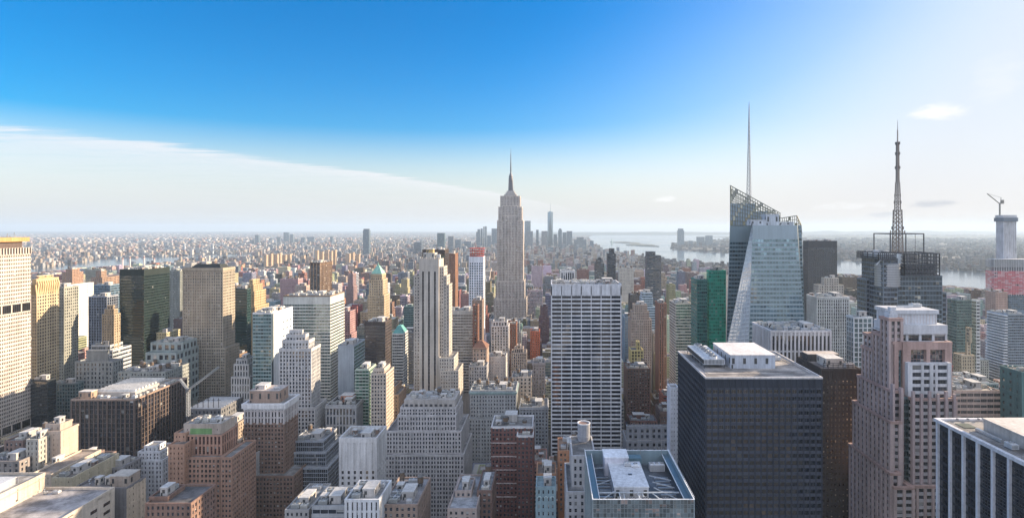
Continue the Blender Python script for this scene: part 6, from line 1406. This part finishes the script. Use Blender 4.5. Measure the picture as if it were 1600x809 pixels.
# how much of each one shows (front, lit or shaded side, roof), nearest last
import numpy as np
IW, IH = 800, 405; ID = np.full((IH, IW), -1, dtype=np.int32)
items = [(q[2], q, -2) for q in ALLB] + [(f[2], f, i) for i, f in enumerate(fill)]
for _, (x0, x1, y0, y1, h), i in sorted(items, key=lambda t: -t[0]):
    def put(a, c, t, u):
        a, c, t, u = int(max(0, a / 2)), int(min(IW, math.ceil(c / 2))), int(max(0, t / 2)), int(min(IH, math.ceil(u / 2)))
        if c > a and u > t: ID[t:u, a:c] = i
    if h < EYE:
        n = 6
        for k in range(n):
            D = y1 + (y0 - y1) * k / n; D2 = y1 + (y0 - y1) * (k + 1) / n; put(PX + x0 * F / D2, PX + x1 * F / D2, PY + (EYE - h) * F / D, PY + (EYE - h) * F / D2)
    if x1 < 0:
        n = 6
        for k in range(n):
            D = y1 + (y0 - y1) * k / n; D2 = y1 + (y0 - y1) * (k + 1) / n; put(PX + x1 * F / D2, PX + x1 * F / D, PY + (EYE - h) * F / D2, 812)
    if x0 > 0:
        n = 6
        for k in range(n):
            D = y1 + (y0 - y1) * k / n; D2 = y1 + (y0 - y1) * (k + 1) / n; put(PX + x0 * F / D, PX + x0 * F / D2, PY + (EYE - h) * F / D2, 812)
    put(PX + x0 * F / y0, PX + x1 * F / y0, PY + (EYE - h) * F / y0, 812)
cnt = np.bincount(ID[ID >= 0].ravel(), minlength=len(fill))
order = sorted([i for i in range(len(fill)) if cnt[i] > 0], key=lambda i: -cnt[i])
SOLO = set(order[:270])
KIND = ['punched', 'punched', 'punched', 'ribbon', 'piers', 'curtain']
def make_fill(B, f, c, rc, px_, rng, R_=None, detail=True):
    """walls go to B; roof, parapet and roof furniture to R_ (or to B)"""
    x0, x1, y0, y1, h = f; cx, cy_ = px_; a, b2, c2, d2 = x0 - cx, x1 - cx, y0 - cy_, y1 - cy_
    cell = (rng.choice((2.6, 3.0, 3.4, 4.0)), rng.choice((3.3, 3.6, 3.9))); cell = cell if y0 < 1500 else (4.5, 4.5)
    R_ = R_ or B
    W_, L_ = b2 - a, d2 - c2; hh = h; zb = 0; k = rng.random()
    if h > 50 and k < .45 and min(W_, L_) > 16:                 # setbacks
        z1 = h * rng.uniform(.6, .8); B.box(a, b2, c2, d2, 0, z1, 0, c=c, cell=cell, mt=1, ct=rc); i_ = rng.uniform(2, 4)
        a, b2, c2, d2 = a + i_, b2 - i_ * rng.uniform(.3, 1), c2 + i_, d2 - 1; zb = z1
        if k < .15 and h > 70: z2 = zb + (h - zb) * .6; B.box(a, b2, c2, d2, zb, z2, 0, c=c, cell=cell, mt=1, ct=rc); a, b2, c2, d2 = a + 2, b2 - 2, c2 + 2, d2 - 1; zb = z2
    B.box(a, b2, c2, d2, zb, h, 0, c=c, cell=cell, top=False)
    R_.face([(a, c2, h - .8), (b2, c2, h - .8), (b2, d2, h - .8), (a, d2, h - .8)], 1 if R_ is B else 0, None, rc)
    m = 1 if R_ is B else 0; pc = tuple(min(.62, v * 1.12) for v in c); t = .5
    for q in ((a - .12, b2 + .12, c2 - .12, c2 + t), (a - .12, b2 + .12, d2 - t, d2 + .12), (a - .12, a + t, c2 + t, d2 - t), (b2 - t, b2 + .12, c2 + t, d2 - t)): R_.box(*q, h - 1.2, h + .3, m, c=pc, bottom=True)
    if detail:
        W_, L_ = b2 - a, d2 - c2
        for j in range(rng.choice((1, 2, 2, 3))):
            w_, l_, hh = rng.uniform(.18, .42) * W_, rng.uniform(.2, .45) * L_, rng.uniform(2.4, 6); u, v = a + .8 + rng.random() * (W_ - w_ - 1.6), c2 + .8 + rng.random() * (L_ - l_ - 1.6)
            R_.box(u, u + w_, v, v + l_, h - .8, h - .8 + hh, m, c=rng.choice((c, pc, (.45, .44, .43), (.3, .3, .31), (.5, .48, .44))), ct=rng.choice(ROOFS))
def wordy(f, cname):
    x0, x1, y0, y1, h = f; w_ = x1 - x0
    s = 'slim tall' if h > 70 and w_ < 24 else 'tall' if h > 70 else 'broad low' if w_ > 28 and h < 45 else 'narrow low' if w_ < 18 and h < 45 else 'broad' if w_ > 28 else 'narrow' if w_ < 18 else 'square' if h > 42 else 'low'
    return s
refs = []
for bs, vb, rf, rt in HEROES:
    if rf:
        xs = [scr(q[0], q[2], 0)[0] for q in bs] + [scr(q[1], q[2], 0)[0] for q in bs]; ys = [scr(q[0], q[2], q[4])[1] for q in bs]
        refs.append((min(xs), max(xs), min(ys), vb, rf))
used = {}
bins = {}
ys_, xs_ = np.nonzero(ID >= 0)
for v, u in zip(ys_, xs_):
    i = ID[v, u]
    if i in SOLO: q = bins.setdefault(i, [0, 0, 0]); q[0] += u * 2; q[1] += v * 2; q[2] += 1
def solo_label(f, cn, kd, rc, U, V):
    """what it looks like and which tall neighbour it stands by"""
    gap = lambda q: math.hypot(max(q[0] - U, 0, U - q[1]), .8 * max(q[2] - V, 0, V - q[3])) + (0 if q[0] - 60 < U < q[1] + 60 else 30)
    rs = sorted(refs, key=gap)
    noun = {'punched': 'building', 'ribbon': 'banded block', 'piers': 'ribbed block', 'curtain': 'glazed block'}[kd]
    roofw = ('black', 'grey', 'pale', 'whitish', 'brownish', 'bluish')[ROOFS.index(rc)]
    opts = []
    for q in rs[:2]:
        where = 'left of' if U < q[0] else 'right of' if U > q[1] else 'below' if V > q[3] - 6 else 'above' if V < q[2] else 'beside'
        opts += [f'{wordy(f, cn)} {cn} {noun} {where} {q[4]}', f'{wordy(f, cn)} {cn} {noun}, {roofw} roofed, {where} {q[4]}']
    q, q2 = rs[0], rs[1]
    opts += [f'{wordy(f, cn)} {cn} {noun}, {roofw} roof, by {q[4]} and {q2[4]}']
    lab = next((o for o in opts if o not in used and len(o.split()) <= 16), opts[1])
    used[lab] = used.get(lab, 0) + 1; return lab
mass = MB(); nsolo = 0
for n_, i in enumerate(order):
    f = fill[i]; r2 = random.Random(i * 13 + 5); lit = r2.random()
    cn, c = r2.choice(PAL); c = tuple(v * r2.uniform(.7, 1.05) for v in c); rc = r2.choice(ROOFS); kd = r2.choice(KIND)
    if kd == 'curtain' and cn not in ('slate', 'blue grey', 'grey', 'pale grey', 'white'): kd = 'punched'
    if i in SOLO and n_ < 40 and kd != 'x':
        x0, x1, y0, y1, h = f; su, sv, k = bins[i]; lab = solo_label(f, cn, kd, rc, su / k, sv / k)
        b = Bld('brick_building' if cn.endswith('brick') else 'city_building', lab, 'building', (x0 + x1) / 2, y0, 'smaller city buildings between the towers')
        c = tuple(round(v, 3) for v in c); W_, L_ = x1 - x0, y1 - y0
        st = {'punched': punched, 'ribbon': ribbon, 'piers': piers, 'curtain': curtain}[kd](c, bay=r2.choice((2.7, 3.0, 3.4)), fl=r2.choice((3.4, 3.6, 3.9)))
        z1 = h if r2.random() < .5 or W_ < 17 else h * r2.uniform(.7, .85); cor = (1.0, .8, wall(tuple(round(min(.6, v * 1.1), 3) for v in c))) if r2.random() < .4 and kd == 'punched' else None
        b.block(-W_ / 2, W_ / 2, 0, L_, 0, z1, st, roofc=rc, cornice=cor if z1 == h else None); q = (-W_ / 2, W_ / 2, 0, L_)
        if z1 < h: q = (-W_ / 2 + r2.uniform(1.5, 4), W_ / 2 - r2.uniform(1.5, 4), 3, L_ - 1); b.block(*q, z1, h, st, roofc=rc, cornice=cor)
        clutter(b, q[0] + .6, q[1] - .6, q[2] + .6, q[3] - .6, h, i, r2.choice((4, 6, 8)), .25, c)
        b.finish(809, 24); HEROES.pop(); continue
    if i in SOLO:
        px_ = ((f[0] + f[1]) / 2, f[2]); big = cnt[i] > 90
        B = MB(); R_ = MB() if big else None
        make_fill(B, f, c, rc, px_, r2, R_)
        su, sv, k = bins[i]; lab = solo_label(f, cn, kd, rc, su / k, sv / k)
        o = B.build('city_building' if not cn.endswith('brick') else 'brick_building', [facade_mat(kd), attr_mat()]); o.location = (px_[0], px_[1], 0)
        tag(o, lab, 'building', 'smaller city buildings between the towers')
        if R_: R_.build('roof', [attr_mat()], o)
        if big and r2.random() < .6 and f[4] < 75:
            bb = Bld.__new__(Bld); bb.root = o; water_tank(bb, r2.uniform(f[0] + 4, f[1] - 4) - px_[0] if f[1] - f[0] > 9 else 0, (f[3] - f[2]) * .7, f[4] - .8, r2.uniform(1.5, 2.1), r2.uniform(2.8, 3.8), r2.uniform(3, 6))
    else:
        make_fill(mass, f, c, rc, (0, 0), r2, None, detail=f[2] < 1600)
# low city out to the horizon: far too many to count
r3 = random.Random(99); n = 0
while n < 21000:
    U = r3.uniform(-30, 1640); V = 364.6 + (r3.random() ** 1.25) * 72
    D = EYE * F / (V - PY); X = (U - PX) * D / F
    if D < 2950 or D > 26000 or inside(X, D, RIVER) or inside(X, D, BAY): continue
    if (X * .8 + D * .6) % 560 < 40 or (X * .6 - D * .8) % 1000 < 55 or (math.sin(X * .0021 + 1) * math.sin(D * .0017) > .86): continue
    n += 1; lot = max(14, D * .0035) ; w_, l_ = lot * r3.uniform(.7, 2.0), lot * r3.uniform(.7, 1.6); h = r3.uniform(8, 16) * (1 + (r3.random() < .25) * 1.2) + D * .0006
    if r3.random() < .05: h = r3.uniform(30, 62)
    if D < 6500 and 640 < U < 930 and r3.random() < .45: h = r3.uniform(25, 75)
    cn, c = r3.choice(PAL + [('white', (.58, .54, .50)), ('pinkish', (.44, .32, .28)), ('pinkish', (.38, .26, .24)), ('beige', (.46, .39, .32)), ('slate', (.12, .14, .18)), ('dark', (.10, .085, .08))]); 
    a, c2 = X - w_ / 2, D
    for l, r, DD, vb in HPX[-36:]:
        if D < DD and l < U < r: h = min(h, EYE - (vb - PY) * D / F)
    if h < 5: continue
    c = tuple(.78 * v for v in c)
    west = U > 1000 and V < 425  # far shore: foliage tone, with haze and backlight put into darker colours
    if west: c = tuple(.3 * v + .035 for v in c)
    zt_ = EYE - (371 - PY) * D / F
    if h > zt_: h = max(8, zt_)
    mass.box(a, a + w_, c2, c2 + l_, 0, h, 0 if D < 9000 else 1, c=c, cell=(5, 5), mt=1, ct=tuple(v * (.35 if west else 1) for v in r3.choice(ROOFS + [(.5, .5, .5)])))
tag(mass.build('distant_city', [facade_mat('punched'), attr_mat()]), kind='stuff')
# lit housing slabs in the distance
for j, (px, py) in enumerate(((412, 398), (419, 396), (427, 397), (434, 395), (441, 398), (447, 397), (492, 391), (499, 393), (507, 390), (514, 392), (519, 390), (540, 396), (548, 394), (556, 397), (330, 404), (312, 403), (470, 399), (478, 401))):
    D = 3300 + (j * 37 % 300)
    far('housing_slab', 'small tan apartment slab of the distant housing rows lit by low sun', 'apartment building', px, px + 4.2 + j % 3, py, D, (.46, .34, .23), 'punched', L=22, group='tan slabs of the distant housing rows', cell=(4, 4))
# ================================================================ air
m = bpy.data.materials.new('haze_air'); m.use_nodes = True; n_ = NT(m.node_tree); n_.n.clear()
pv = n_.new('ShaderNodeVolumePrincipled'); pv.inputs['Color'].default_value = (.66, .83, 1.0, 1); pv.inputs['Density'].default_value = HAZE; pv.inputs['Anisotropy'].default_value = .1
ou = n_.new('ShaderNodeOutputMaterial'); n_.put(ou.inputs['Volume'], pv.outputs[0])
B = MB(); B.box(-44500, 44500, -38800, 38800, -1, 455, bottom=True); tag(B.build('haze', [m]), kind='stuff')
print('same label', [k for k, v in used.items() if v > 1]); print('long', [o['label'] for o in bpy.data.objects if o.get('label') and len(o['label'].replace('-', ' ').split()) > 16])
print('fillers', len(fill), 'visible', len(order), 'windows', N_WIN[0])
